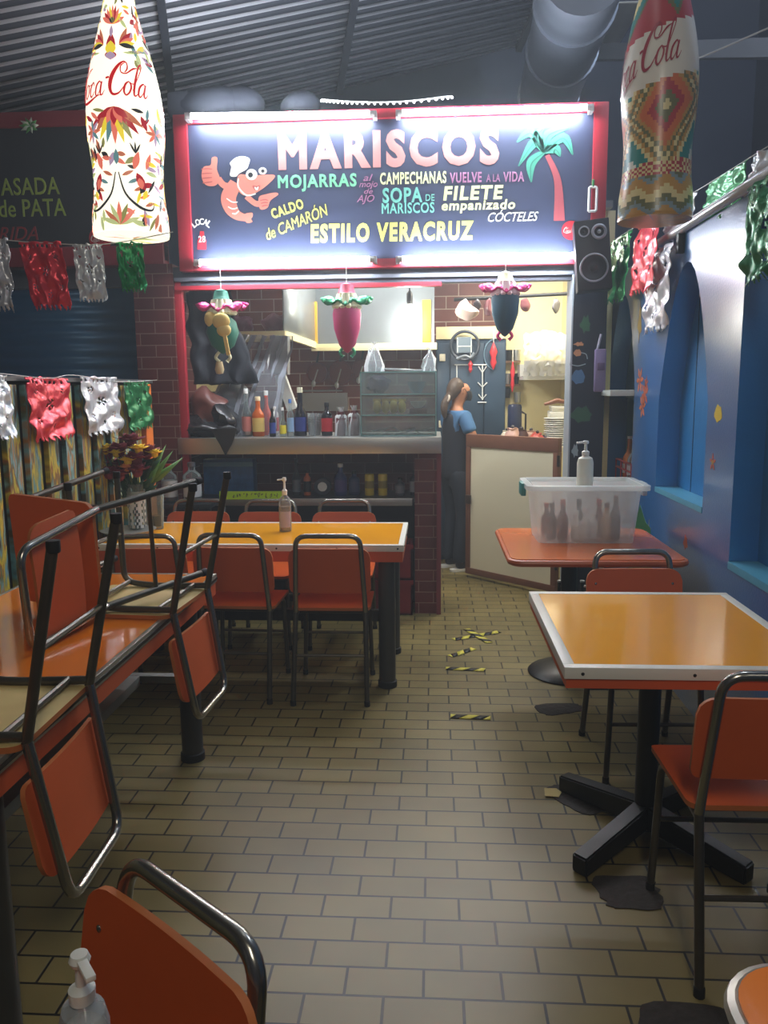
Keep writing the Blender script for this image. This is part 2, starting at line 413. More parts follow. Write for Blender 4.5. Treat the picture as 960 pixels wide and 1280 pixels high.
b = MB(); b.box((WX+WT+.25, 4.6, 0), (WX+WT+.3, 6.0, 1.45)); b.box((WX+WT, 4.85, 1.42), (WX+WT+.3, 5.72, 1.45)); b.box((WX+WT, 4.88, .0), (WX+WT+.3, 4.92, 1.45)); b.box((WX+WT, 5.66, 0), (WX+WT+.3, 5.70, 1.45)); b.box((WX+.02, 4.9, .60), (WX+WT+.3, 5.68, .625)); b.build('niche_box', DARKTEAL, wall_r)
# painted marks on the wall: flowers, fish and coral
PAINTS = [mat('mural_orange', (206, 112, 60), .4), mat('mural_yellow', (214, 186, 40), .4), mat('mural_rust', (176, 84, 56), .4), mat('mural_ochre', (170, 142, 60), .4), mat('mural_green', (40, 96, 60), .45), mat('mural_dark', (24, 34, 40), .5)]
def wmap(u, v, t): return (WX-t, u, v)
def wmap_in(u, v, t): return (WX+WT-.017-t, u, v)
def blob(b, cy, cz, ry, rz, mi, fn=wmap, n=14, ph=0, wob=.15):
    b.prism([(cy+ry*math.cos(2*PI*k/n)*(1+wob*math.sin(5*k+ph)), cz+rz*math.sin(2*PI*k/n)*(1+wob*math.cos(4*k+ph))) for k in range(n)], lambda u, v, t: fn(u, v, .0016-t), .0014, mi)
def petals(b, cy, cz, r, n, mi, fn=wmap, mc=None, ph=0.3):
    for k in range(n):
        a = 2*PI*k/n+ph; ca, sa = math.cos(a), math.sin(a)
        o = [(0.2, 0), (.55, .2), (1, 0), (.55, -.2)]
        b.prism([(cy+r*(x*ca-y*sa), cz+r*(x*sa+y*ca)) for x, y in o], lambda u, v, t: fn(u, v, .0016-t), .0014, mi)
    if mc is not None: blob(b, cy, cz, r*.28, r*.28, mc, fn)
b = MB()
for px, py, r, m_ in ((800, 475, .05, 0), (806, 492, .05, 2), (803, 508, .045, 0), (808, 480, .03, 2)):
    p = onx(px, py, WX); petals(b, p.y, p.z, r*1.6, 6, m_, wmap, 2, px)
p = onx(898, 517, WX); blob(b, p.y, p.z, .045, .035, 1)
p = onx(891, 578, WX); petals(b, p.y, p.z, .04, 5, 2, wmap, 3)
p = onx(800, 402, WX); blob(b, p.y, p.z, .04, .09, 3, wob=.4)
p = onx(857, 678, WX); blob(b, p.y, p.z, .03, .03, 2, wob=.3)
p = onx(806, 650, WX)
for k in range(9): b.prism([(p.y-.12+.03*k, p.z-.16), (p.y-.10+.03*k, p.z-.16), (p.y-.13+.035*k+.01*math.sin(k*3), p.z-.02+.05*math.sin(k*2.2))], lambda u, v, t: wmap(u, v, .0014-t), .0012, 1 if k % 2 else 3)
blob(b, 4.62, .42, .28, .38, 4, wob=.12); 
b.build('painted_flowers', PAINTS, wall_r)
b = MB()
for px, py, r, m_ in ((942, 445, .085, 0), (931, 535, .06, 2), (946, 500, .03, 3)):
    p = onx(px, py, WX+WT-.02); petals(b, p.y, p.z, r, 7, m_, wmap_in, 3)
b.build('painted_flowers', PAINTS, wall_r)
# conduit rail along the wall top with its bracket
t = thing('conduit_rail', 'silver conduit pipe running along the blue wall top', 'pipe', (WX-.02, 0, 2.25))
b = MB(); b.tube([(0, .4, 0), (0, 4.45, 0)], .022, 14); b.build('pipe', mat('pale_conduit', (204, 206, 208), .3, .4), t)
for y in (1.4, 2.7, 4.08):
    b = MB(); b.box((-.012, y-.02, -.11), (.02, y+.02, -.0), bevel=.004); b.build('bracket', BLACKM, t)

# ---- painted slat fence on the left
FX = -1.75
def fence_mat():
    m = bpy.data.materials.new('paint_splashed_slats'); m.use_nodes = True; nt = m.node_tree; bs = nt.nodes['Principled BSDF']
    tc = nt.nodes.new('ShaderNodeTexCoord'); mp = nt.nodes.new('ShaderNodeMapping'); mp.inputs['Scale'].default_value = (1, 13, 2.4)
    nt.links.new(tc.outputs['Object'], mp.inputs[0])
    nz = nt.nodes.new('ShaderNodeTexNoise'); nz.inputs['Scale'].default_value = 1.6; nz.inputs['Detail'].default_value = 4; nt.links.new(mp.outputs[0], nz.inputs['Vector'])
    cr = nt.nodes.new('ShaderNodeValToRGB'); el = cr.color_ramp.elements
    cols = [(.0, (40, 50, 44)), (.36, (70, 62, 40)), (.41, (96, 150, 160)), (.445, (120, 134, 96)), (.48, (168, 150, 50)), (.515, (200, 180, 60)), (.545, (140, 84, 46)), (.58, (90, 96, 60)), (.615, (120, 170, 176)), (.66, (170, 120, 64)), (1, (60, 44, 32))]
    el[0].position = 0; el[0].color = (*lin(cols[0][1]), 1); el[1].position = 1; el[1].color = (*lin(cols[-1][1]), 1)
    for p_, c_ in cols[1:-1]:
        e = el.new(p_); e.color = (*lin(c_), 1)
    nt.links.new(nz.outputs['Fac'], cr.inputs[0]); nt.links.new(cr.outputs[0], bs.inputs['Base Color']); bs.inputs['Roughness'].default_value = .45
    return m
b = MB(); b.box((FX-.06, .3, 0), (FX-.03, 4.92, 1.56)); wl = struct(b.build('wall_left', mat('black_fence_boards', (14, 15, 14), .6)))
b = MB()
y = .35
while y < 4.78:
    b.box((FX-.03, y, .02), (FX-.004, y+.105+.01*math.sin(y*40), 1.54), bevel=.004); y += .178
b.build('painted_slats', fence_mat(), wl)
b = MB(); b.box((FX-.05, .3, 1.555), (FX+.004, 4.95, 1.575)); b.build('top_rail', mat('grey_rail', (90, 92, 96), .4, .3), wl)
b = MB(); b.box((FX-.06, 4.78, 0), (FX+.01, 4.90, 1.55), bevel=.006); b.build('end_post', mat('orange_post_paint', (226, 120, 40), .5), wl)

# ---- stall front: brick pillars, header, steel counter
SY = 5.2
b = MB(); b.box((-1.93, SY, 0), (-1.67, SY+.42, 2.31)); o = struct(b.build('pillar_left', BRICK_XZ))
b = MB(); b.box((-1.669, SY+.02, 0), (-1.62, SY+.07, 2.2), bevel=.004); struct(b.build('trim_red_post', REDFRAME))
b = MB(); b.box((-.125, SY+.06, 0), (.02, SY+.5, 1.09)); struct(b.build('pillar_counter_end', BRICK_XZ))
b = MB(); b.box((.02, SY+.04, 0), (.05, SY+.10, 1.09)); struct(b.build('trim_counter_post', mat('dull_red_post', (120, 50, 56), .5)))
GREYHEAD = mat('grey_header_metal', (112, 118, 130), .4, .4)
b = MB(); b.box((-1.67, SY+.02, 2.17), (1.1, SY+.10, 2.29)); hd = struct(b.build('trim_header_beam', mat('dark_header', (60, 64, 76), .5)))
b = MB(); b.box((-1.66, SY-.0, 2.2), (1.0, SY+.02, 2.222)); b.build('silver_strip', GREYHEAD, hd)
b = MB(); b.box((-1.66, SY+.0, 2.145), (.05, SY+.06, 2.17)); b.build('red_strip', REDFRAME, hd)
# under-counter wall
b = MB(); b.box((-1.9, 5.80, .0), (-.1, 5.86, 1.12)); struct(b.build('wall_under_counter', BRICK_XZ))
b = MB(); b.box((-1.67, 5.55, .0), (-.125, 5.58, .72)); struct(b.build('trim_kick_panel', mat('dark_kick', (30, 32, 36), .6)))
# kitchen shell
KB = 7.3
b = MB(); b.box((-1.9, KB, 0), (.62, KB+.06, 2.62)); struct(b.build('wall_back', BRICK_BACK))
b = MB(); b.box((.62, 7.12, 0), (1.16, 7.2, 2.62)); struct(b.build('wall_back_cream', CREAM))
b = MB(); b.box((1.10, 5.42, 0), (1.16, 7.12, 2.62)); struct(b.build('wall_kitchen_right', CREAM))
b = MB(); b.box((-1.93, 5.62, 0), (-1.86, KB, 2.27)); struct(b.build('wall_kitchen_left', CREAM))
b = MB(); b.box((-1.62, 5.32, 2.62), (1.12, KB+.06, 2.66)); struct(b.build('ceiling_kitchen', mat('kitchen_ceiling', (120, 124, 130), .7)))

b = MB(); b.box((1.03, 5.73, 0), (1.34, 5.77, 2.3)); struct(b.build('trim_dark_panel', mat('dark_mural_pillar', (22, 28, 40), .35, var=.4, vscale=5)))
# black mural pillar right of the opening
b = MB(); b.box((.87, SY, 0), (1.08, SY+.2, 2.3)); bp_ = struct(b.build('pillar_mural', mat('dark_mural_pillar', (22, 28, 40), .35, var=.4, vscale=5)))
def pmap(u, v, t): return (u, SY-t, v)
MUR = [mat('mural_blue', (70, 110, 150), .4), mat('mural_peach', (190, 130, 90), .4), mat('mural_dark_green', (40, 84, 56), .45), mat('mural_pale', (150, 165, 170), .45)]
b = MB()
def pb(px, py, rx, rz, mi, wob=.12, ph=0):
    p = at(px, py, SY); blob(b, p.x, p.z, rx, rz, mi, pmap, 16, ph, wob)
pb(723, 471, .042, .045, 0); pb(722, 441, .024, .022, 1); pb(724, 430, .03, .012, 1, .3); pb(727, 518, .065, .05, 2, .2); pb(732, 405, .03, .05, 2, .3); pb(719, 563, .02, .04, 3, .3)
p = at(722, 455, SY)
b.ribbon(smooth([(p.x-.05, p.z+.0), (p.x, p.z-.012), (p.x+.05, p.z+.0)], 6), [.006]*13, lambda u, v, t: pmap(u, v, t), 3)
b.ribbon(smooth([(p.x+.02, p.z+.07), (p.x+.05, p.z+.06), (p.x+.06, p.z+.03)], 6), [.006]*13, lambda u, v, t: pmap(u, v, t), 3)
b.build('painted_sea_creatures', MUR, bp_)
b = MB(); b.box((.862, SY-.004, 0), (.872, SY+.2, 2.2)); b.build('corner_edge', mat('pale_edge', (150, 160, 170), .4), bp_)

# ------------------------------------------------------------------ chairs
RF, KN, CR, FF, FB = (.179, -.264, 0), (.170, -.172, .44), (.152, -.234, .826), (.18, .166, 0), (.166, .154, .42)
def make_chair(label, group):
    t = thing('dining_chair', label, 'chair', group=group)
    for sx in (-1, 1):
        m = lambda p: (sx*p[0], p[1], p[2])
        b = MB(); b.tube([m((RF[0], RF[1], .008)), m(KN)], .0125, 10); l = b.build('leg', STEEL_D, t)
        b = MB(); b.lathe([(.0145, 0), (.0145, .022), (.0128, .026)], m((RF[0], RF[1], 0)), 10); b.build('foot_cap', RUBBER, l)
        b = MB(); b.tube(fillet([m((FF[0], FF[1], .008)), m(FB), m((FB[0]-.004, .03, .432)), m((KN[0], KN[1]+.005, .43))], .05), .0115, 10); l = b.build('leg', STEEL_D, t)
        b = MB(); b.lathe([(.0135, 0), (.0135, .022), (.012, .026)], m((FF[0], FF[1], 0)), 10); b.build('foot_cap', RUBBER, l)
    path = fillet([(-KN[0], KN[1], KN[2]), (-CR[0], CR[1], CR[2]), (CR[0], CR[1], CR[2]), (KN[0], KN[1], KN[2])], .055, 7)
    b = MB(); b.tube(path, .0125, 12); b.build('back_frame', STEEL, t)
    b = MB(); b.tube([(-FB[0], .13, .418), (FB[0], .13, .418)], .009, 8); b.build('seat_rail', STEEL_D, t)
    b = MB(); b.tube([(-KN[0], -.12, .428), (KN[0], -.12, .428)], .009, 8); b.build('seat_rail', STEEL_D, t)
    for y, z, x in ((.160, .235, .172), (-.215, .235, .174)):
        b = MB(); b.tube([(-x, y, z), (x, y, z)], .008, 8); b.build('stretcher', STEEL_D, t)
    # seat: shaped plywood, orange above, bare ply below
    b = MB(); n = 14
    def sf(u, v, top):
        x = (u-.5)*.385; y = -.165+.37*v
        z = .446 - .006*math.sin(PI*u)*math.sin(PI*min(1, v*1.2)) - (.012*max(0, (v-.86)/.14)**2)
        return x, y, z+(.012 if top else 0)
    ol = rrect(-.1925, -.165, .1925, .205, .035, 5)
    A = [b.bm.verts.new((x, y, .458-(.010*max(0, (y-.15)/.055)**2))) for x, y in ol]; B = [b.bm.verts.new((x, y, .444-(.010*max(0, (y-.15)/.055)**2))) for x, y in ol]
    f = b.bm.faces.new(A); f.material_index = 0; f = b.bm.faces.new(B[::-1]); f.material_index = 1
    for k in range(len(A)):
        f = b.bm.faces.new((A[k], B[k], B[(k+1) % len(A)], A[(k+1) % len(A)])); f.material_index = 2
    b.build('seat', [ORANGE, SEATBACK, PLYEDGE], t)
    # backrest: slightly curved plywood in front of the frame, rounded upper corners
    b = MB(); ol = []
    for k in range(7): a = PI/2*k/6; ol.append((.145+.052*math.cos(a), .712+.048*math.sin(a)))
    for k in range(7): a = PI/2+PI/2*k/6; ol.append((-.145+.052*math.cos(a), .712+.048*math.sin(a)))
    for k in range(4): a = PI+PI/2*k/3; ol.append((-.175+.022*math.cos(a), .557+.022*math.sin(a)))
    for k in range(4): a = 1.5*PI+PI/2*k/3; ol.append((.175+.022*math.cos(a), .557+.022*math.sin(a)))
    def bf(u, z, tt):
        y = KN[1]+(z-KN[2])/(CR[2]-KN[2])*(CR[1]-KN[1])+.019-.020*(1-(u/.2)**2)*.5+tt
        return (u, y, z)
    nx = 12
    def half(x):   # outline height range at x
        a = abs(x)
        top = .760 if a <= .145 else .712+math.sqrt(max(0, .052**2-(a-.145)**2))*.048/.052
        bot = .535 if a <= .175 else .557-math.sqrt(max(0, .022**2-(a-.175)**2))
        return bot, top
    xs = sorted(set([-.197, -.190, -.18, -.168, -.15]+[(-.145+.29*i/10) for i in range(11)]+[.15, .168, .18, .190, .197]))
    cols = []
    for tt in (0, .011):
        cols.append([[b.bm.verts.new(bf(x, half(x)[0]*(1-j/4)+half(x)[1]*j/4, tt)) for j in range(5)] for x in xs])
    for s_, cset in enumerate(cols):
        for i in range(len(xs)-1):
            for j in range(4):
                f = b.bm.faces.new((cset[i][j], cset[i+1][j], cset[i+1][j+1], cset[i][j+1])); f.smooth = True
    c0, c1 = cols
    for i in range(len(xs)-1):
        for j in (0, 4):
            f = b.bm.faces.new((c0[i][j], c0[i+1][j], c1[i+1][j], c1[i][j])); f.material_index = 1
    for i in (0, len(xs)-1):
        for j in range(4):
            f = b.bm.faces.new((c0[i][j], c0[i][j+1], c1[i][j+1], c1[i][j])); f.material_index = 1
    br = b.build('backrest', [ORANGE_D, PLYEDGE], t, angle=50)
    for x in (-.158, .158):
        for z in (.60, .70):
            p = bf(x, z, .011); b = MB(); b.ball(p, .006, 0, 8, (1, .5, 1)); b.build('screw', STEEL, br)
    return t
GC = 'orange tubular dining chairs'
chair = make_chair('orange chair with its back to us at the far yellow table, nearest the aisle', GC)
chair.location = (-.501, 3.911, 0); chair.rotation_euler = (0, 0, .015)
def put(label, loc, rz=None, M=None):
    c = copy_tree(chair); c['label'] = label
    if M is not None:
        c.rotation_euler = Matrix(M).to_euler(); c.location = loc
    else: c.rotation_euler = (0, 0, rz); c.location = loc
    return c
put('orange chair with its back to us, middle of three along the yellow table', (-.965, 3.93, 0), -.03)
put('orange chair at the yellow table end by the slat fence, back towards us', (-1.395, 3.90, 0), .04)
put('orange chair beyond the yellow table facing us, nearest the brick counter end', (-.545, 4.64, 0), PI+.02)
put('orange chair beyond the yellow table, in front of the green neon card', (-1.015, 4.64, 0), PI-.02)
put('orange chair beyond the yellow table, nearest the flower vase', (-1.46, 4.66, 0), PI+.03)
put('orange chair facing us between the white edged table and the plastic box table', (.837, 3.105, 0), PI+.031)
put('orange chair pushed under the near side of the white edged table', (.839, 2.105, 0), .015)
put('orange chair upside down on the long table, nearest us, back hanging over the edge', (-1.046, 1.732, .75+.4595), M=((.032, -.999, 0), (-.999, -.032, 0), (0, 0, -1)))
put('orange chair upside down at the far end of the long table by the aisle', (-1.036, 2.74, .75+.4595), M=((-.061, -.998, 0), (-.998, .061, 0), (0, 0, -1)))
put('orange chair lying on its side across the long table against the fence', (-1.116, 3.003, 1.016), M=((.013, -.946, -.323), (-.117, .319, -.94), (.993, .05, -.106)))
nearest = put('orange chair close to the camera with the clear pump bottle in front of it', (-.478, .792, 0), 2.47)
for ch in nearest.children:
    if ch.name.startswith('backrest'): ch.location = (.0, .004, .034)

# ------------------------------------------------------------------ tables
def rect_top(t, x0, x1, y0, y1, topmat, apron=.075, trim=.028, z=.75, apron_in=.0, trimmat=WHITETRIM):
    b = MB(); b.box((x0+trim, y0+trim, z-.02), (x1-trim, y1-trim, z)); b.build('tabletop', topmat, t)
    b = MB()
    for lo, hi in (((x0, y0, z-.032), (x1, y0+trim, z+.0015)), ((x0, y1-trim, z-.032), (x1, y1, z+.0015)), ((x0, y0+trim, z-.032), (x0+trim, y1-trim, z+.0015)), ((x1-trim, y0+trim, z-.032), (x1, y1-trim, z+.0015))):
        b.box(lo, hi, 0, .0025)
    e = b.build('edge_trim', trimmat, t)
    b = MB(); i = .006
    for lo, hi in (((x0+i, y0+i, z-apron), (x1-i, y0+.03, z-.033)), ((x0+i, y1-.03, z-apron), (x1-i, y1-i, z-.033)), ((x0+i, y0+.03, z-apron), (x0+.03, y1-.03, z-.033)), ((x1-.03, y0+.03, z-apron), (x1-i, y1-.03, z-.033))):
        b.box(lo, hi, 0)
    b.build('apron', APRON, t)
    for k in range(int((x1-x0)/.3)+1):
        b = MB(); b.ball((x0+.05+k*.3, y0-.0005, z-.017), .005, 0, 8, (1, .5, 1)); b.build('screw', BLACKM, e)
    for k in range(int((y1-y0)/.3)+1):
        b = MB(); b.ball((x1+.0005, y0+.08+k*.3, z-.017), .005, 0, 8, (.5, 1, 1)); b.build('screw', BLACKM, e)
def post_leg(t, x, y, r=.043, top=.72):
    b = MB(); b.lathe([(r, .0), (r, top)], (x, y, 0), 24); l = b.build('leg', POST, t)
    b = MB(); b.lathe([(r+.006, 0), (r+.006, .03), (r, .034)], (x, y, 0), 24); b.build('foot_ring', RUBBER, l)
t = thing('dining_table', 'long yellow table with white edges before the counter', 'table', (-.935, 4.18, 0))
rect_top(t, -.79, .79, -.34, .34, YELLOWTOP, .085)
for x in (-.70, .70):
    for y in (-.26, .27): post_leg(t, x, y)
b = MB(); b.box((-.70, -.02, .27), (.70, .02, .33)); b.build('stretcher', POST, t)
for x in (-.70, .70):
    b = MB(); b.box((x-.02, -.26, .27), (x+.02, .27, .33)); b.build('stretcher', POST, t)

t = thing('dining_table', 'long orange table by the fence with chairs upturned on it', 'table', (-1.275, 2.23, 0))
rect_top(t, -.37, .37, -.97, .99, ORANGETOP, .085, .016, trimmat=ALU)
b = MB(); b.box((.3705, -.97, .728), (.3725, .99, .738)); b.build('groove', BLACKM, t)
for y in (-.64, .84):
    for x in (-.26, .28): post_leg(t, x, y)
STRET = mat('grey_box_section', (120, 122, 118), .45, .3)
b = MB(); b.box((.02, -.64, .33), (.09, .80, .37), bevel=.004); b.build('stretcher', STRET, t)
for y in (-.62, .82):
    b = MB(); b.box((-.22, y-.02, .34), (.26, y+.02, .37), bevel=.004); b.build('stretcher', STRET, t)

t = thing('pedestal_table', 'square orange table with broad white edges by the blue wall', 'table', (.72, 2.54, 0))
rect_top(t, -.362, .362, -.416, .416, YELLOWTOP, .06, .032)
b = MB(); b.lathe([(.036, .03), (.036, .70)], (0, .05, 0), 24); b.box((-.15, -.1, .695), (.15, .2, .72)); b.build('post', BLACKM, t)
for a in (224, 128, -48, 46):
    dx, dy = math.cos(math.radians(a)), math.sin(math.radians(a))
    b = MB(); A = Vector((0, .05, 0)); L = .37
    px_ = Vector((-dy, dx, 0)); dd = Vector((dx, dy, 0))
    vs_ = []
    for s_, hb, ht, wd in ((.0, .03, .115, .030), (L, .0, .062, .028)):
        for sg in (-1, 1):
            for h in (hb, ht): vs_.append(b.bm.verts.new(A+dd*s_+px_*sg*wd+Vector((0, 0, h))))
    q = vs_
    for idx in ((0, 1, 3, 2), (4, 6, 7, 5), (0, 4, 5, 1), (2, 3, 7, 6), (1, 5, 7, 3), (0, 2, 6, 4)): b.bm.faces.new([q[i] for i in idx])
    bmesh.ops.bevel(b.bm, geom=b.bm.edges[:], offset=.006, segments=2, affect='EDGES')
    b.build('leg', BLACKM, t)

def rounded_table(label, loc, x0, x1, y0, y1, rad, topmat, edge, rimmat, disc):
    t = thing('pedestal_table', label, 'table', loc)
    ol = rrect(x0, y0, x1, y1, rad, 7)
    b = MB(); b.prism(ol, lambda u, v, s: (u, v, .75-s), edge, 0); b.build('tabletop', topmat, t)
    ol2 = rrect(x0-.004, y0-.004, x1+.004, y1+.004, rad+.004, 7)
    b = MB(); b.tube([(u, v, .75-edge/2) for u, v in ol2], edge*.42, 8, closed=True); b.build('edge_trim', rimmat, t)
    b = MB(); b.lathe([(.042, .02), (.042, .70)], disc, 20); b.box((disc[0]-.15, disc[1]-.15, .69), (disc[0]+.15, disc[1]+.15, .72)); b.build('post', BLACKM, t)
    b = MB(); b.lathe([(.20, 0), (.205, .008), (.19, .022), (.10, .042), (.05, .052)], disc, 36); b.build('base', BLACKM, t)
    return t
rounded_table('brown orange table with rounded corners holding the plastic box', (.72, 3.93, 0), -.37, .40, -.40, .41, .05, BROWNTOP, .035, mat('orange_brown_edge', (176, 84, 36), .4), (-.01, .22, 0))
rounded_table('orange table corner with pale metal rim at the frame edge', (.80, .60, 0), -.42, .33, -.36, .385, .08, ORANGETOP, .03, mat('pale_metal_rim', (176, 172, 160), .35, .5), (0, 0, 0))
t = thing('dining_table', 'table under the clear pump bottle, just below the frame', 'table', (-.44, .575, 0), math.radians(-39.5))
rect_top(t, -.11, .36, -.30, .212, ORANGETOP, .075, .016, trimmat=ALU)
for x in (-.05, .30):
    for y in (-.24, .14): post_leg(t, x, y, .03)

# ------------------------------------------------------------------ signs
FY = SY-.03       # front face of the sign board
def sign_box(t, px0, py0, px1, py1, Y): a = at(px0, py0, Y); c = at(px1, py1, Y); return a.x, c.z, c.x, a.z
def letters(parent, name, body, rect, m, Y, bold=.0, shear=0., rot=0., th=.004, label=None):
    """body set to fill rect = (px0, py_top, px1, py_bottom) measured on the board at depth Y"""
    me, (x0, y0, x1, y1) = text_mesh(body, max(0, bold)*.9, shear, 1.0+bold*4.4)
    a = at(rect[0], rect[1], Y); c = at(rect[2], rect[3], Y)
    w_, h_ = c.x-a.x, a.z-c.z; ce = (a+c)/2
    if rot: ce = at((rect[0]+rect[2])/2, (rect[1]+rect[3])/2, Y)
    sx, sz = w_/(x1-x0), h_/(y1-y0); mx_, my_ = (x0+x1)/2, (y0+y1)/2
    ca, sa = math.cos(rot), math.sin(rot)
    b = MB()
    zs = [v.co.z for v in me.vertices]; zl, zh = min(zs), max(zs)
    tm = bmesh.new(); tm.from_mesh(me); vm = {}
    for v in tm.verts:
        u, q = (v.co.x-mx_)*sx, (v.co.y-my_)*sz
        vm[v.index] = b.bm.verts.new((u*ca-q*sa, -th*(v.co.z-zl)/(zh-zl), u*sa+q*ca))
    for f in tm.faces:
        try: b.bm.faces.new([vm[v.index] for v in f.verts])
        except ValueError: pass
    tm.free(); bmesh.ops.remove_doubles(b.bm, verts=b.bm.verts[:], dist=1e-7)
    b.xf(Matrix.Translation((ce.x, Y, ce.z)) if parent is None else Matrix.Translation(Vector((ce.x, Y, ce.z))-parent.location))
    return b.build(name, m, parent)
def pmat(n, rgb): return mat('sign_'+n, rgb, .5, var=.03)
def gradient_mat(name, lo, hi, z0, z1):
    m = bpy.data.materials.new(name); m.use_nodes = True; nt = m.node_tree; bs = nt.nodes['Principled BSDF']; bs.inputs['Roughness'].default_value = .5
    tc = nt.nodes.new('ShaderNodeTexCoord'); sp = nt.nodes.new('ShaderNodeSeparateXYZ'); mr = nt.nodes.new('ShaderNodeMapRange'); mx = nt.nodes.new('ShaderNodeMix'); mx.data_type = 'RGBA'
    nt.links.new(tc.outputs['Object'], sp.inputs[0]); nt.links.new(sp.outputs['Z'], mr.inputs['Value'])
    mr.inputs['From Min'].default_value = z0; mr.inputs['From Max'].default_value = z1
    mx.inputs[6].default_value = (*lin(lo), 1); mx.inputs[7].default_value = (*lin(hi), 1)
    nt.links.new(mr.outputs[0], mx.inputs[0]); nt.links.new(mx.outputs[2], bs.inputs['Base Color']); return m

tl, br_ = at(219, 147, SY), at(750, 331, SY)
sx0, sx1, sz0, sz1 = tl.x, at(757, 200, SY).x, br_.z, tl.z
S = thing('shop_sign', 'wide dark shop sign reading MARISCOS in a red frame', 'sign', ((sx0+sx1)/2, SY, sz0))
def sl(x, z): return (x-S.location.x, z-S.location.z)
b = MB(); x0, z0 = sl(sx0, sz0); x1, z1 = sl(sx1, sz1); fr = .085
b.box((x0+.02, FY-SY, z0+.02), (x1-.02, .06, z1-.02)); b.build('sign_board', NAVY, S)
for lo, hi in (((x0, FY-SY-.025, z0), (x0+fr, .07, z1)), ((x1-fr, FY-SY-.025, z0), (x1, .07, z1)), ((x0+fr, FY-SY-.025, z1-.055), (x1-fr, .07, z1)), ((x0+fr, FY-SY-.025, z0), (x1-fr, .07, z0+.055))):
    b = MB(); b.box(lo, hi, 0, .004); b.build('frame', REDFRAME, S)
LY = FY-.001
PINKT, GREENT, YELT, PALET, MAUVE, TEALT, WHT = (gradient_mat('pink_gradient', (190, 66, 72), (206, 140, 136), -.10, .10), pmat('green', (120, 206, 160)), pmat('yellow', (226, 226, 110)), pmat('pale', (226, 236, 170)), pmat('mauve', (166, 112, 150)), pmat('teal', (110, 190, 176)), pmat('white', (228, 230, 220)))
def L(name, body, rect, m, bold=.03, shear=0., rot=0.): return letters(S, name, body, rect, m, LY, bold, shear, rot)
L('title_lettering', 'MARISCOS', (347, 166, 624, 206), PINKT, .055)
L('lettering', 'MOJARRAS', (347, 219, 446, 238), GREENT, .035)
L('lettering', 'al', (454, 218, 466, 226), MAUVE, 0, .3); L('lettering', 'mojo', (449, 227, 472, 236), MAUVE, 0, .3); L('lettering', 'de', (455, 236, 466, 242), MAUVE, 0, .3); L('lettering', 'AJO', (446, 244, 468, 255), MAUVE, 0, .3)
L('lettering', 'CAMPECHANAS', (475, 216, 558, 229), PALET, .03); L('lettering', 'VUELVE', (562, 216, 602, 228), MAUVE, .03); L('lettering', 'A LA', (608, 218, 625, 227), MAUVE, .01); L('lettering', 'VIDA', (629, 215, 655, 227), MAUVE, .03)
L('lettering', 'SOPA', (478, 235, 528, 253), TEALT, .035); L('lettering', 'DE', (532, 243, 543, 251), TEALT, .01); L('lettering', 'MARISCOS', (477, 254, 543, 266), TEALT, .025)
L('lettering', 'FILETE', (554, 233, 629, 249), PALET, .045, .12); L('lettering', 'empanizado', (552, 251, 644, 265), PALET, .03, .12)
L('lettering', 'CÓCTELES', (610, 263, 673, 276), WHT, -.005, .35)
L('lettering', 'CALDO', (338, 255, 380, 267), YELT, .04, 0, .30); L('lettering', 'de CAMARÓN', (328, 268, 412, 284), YELT, -.005, .3, .36)
L('lettering', 'ESTILO VERACRUZ', (388, 280, 592, 300), YELT, .05, .05)
for k, ch in enumerate('LOCAL'):
    a = (k-2)*.34; L('lettering', ch, (252+15*math.sin(a)-3, 292-15*math.cos(a)-4, 252+15*math.sin(a)+3, 292-15*math.cos(a)+4), WHT, .03, 0, -a)
# flat printed emblems on the board
def smap(px, py, t):
    p = at(px, py, LY); return (p.x-S.location.x, LY-SY-t, p.z-S.location.z)
def pen(b, pts, ws, mi, lift=.002, n=6, sm=True):
    P = smooth([(x, y, w_) for (x, y), w_ in zip(pts, ws)], n) if sm else [(x, y, w_) for (x, y), w_ in zip(pts, ws)]
    b.ribbon([(q[0], q[1]) for q in P], [q[2] for q in P], lambda u, v, t: smap(u, v, t), mi, lift)
def disc(b, cx, cy, rx, ry, mi, lift, n=18): b.prism([(cx+rx*math.cos(2*PI*k/n), cy+ry*math.sin(2*PI*k/n)) for k in range(n)], lambda u, v, t: smap(u, v, lift-t), lift-.0005, mi)
def area(b, pts, mi, lift, sm=True): b.prism(smooth(pts, 5, True) if sm else pts, lambda u, v, t: smap(u, v, lift-t), lift-.0005, mi)
SHR = [pmat('salmon', (224, 132, 116)), pmat('white', (228, 230, 220)), pmat('black', (20, 20, 24)), pmat('rose', (190, 92, 86))]
def P5(x, y): return (230+x*250/960, 170+y*150/576)
b = MB()
pen(b, [P5(*q) for q in ((250, 225), (215, 290), (225, 345), (255, 380), (300, 395))], [16, 19, 17, 12, 8], 0, .002)                       # curled body
area(b, [P5(*q) for q in ((255, 215), (270, 185), (330, 190), (435, 188), (400, 235), (340, 275), (290, 285), (262, 262))], 0, .003)      # head
pen(b, [P5(*q) for q in ((235, 250), (190, 235), (165, 205))], [9, 8, 8], 0, .0025)                                                          # raised arm
area(b, [P5(*q) for q in ((95, 150), (128, 140), (135, 105), (160, 105), (158, 160), (172, 205), (150, 238), (105, 235), (85, 195))], 0, .0035)
for k in range(4): pen(b, [P5(84+2*k, 160+k*22), P5(112, 158+k*22), P5(136, 160+k*20)], [1.2, 1.6, 1.2], 3, .0042)
pen(b, [P5(*q) for q in ((300, 290), (345, 325), (380, 320))], [7, 7, 9], 0, .0025)
area(b, [P5(*q) for q in ((360, 295), (395, 280), (440, 272), (452, 282), (415, 310), (400, 345), (365, 350))], 0, .0035)
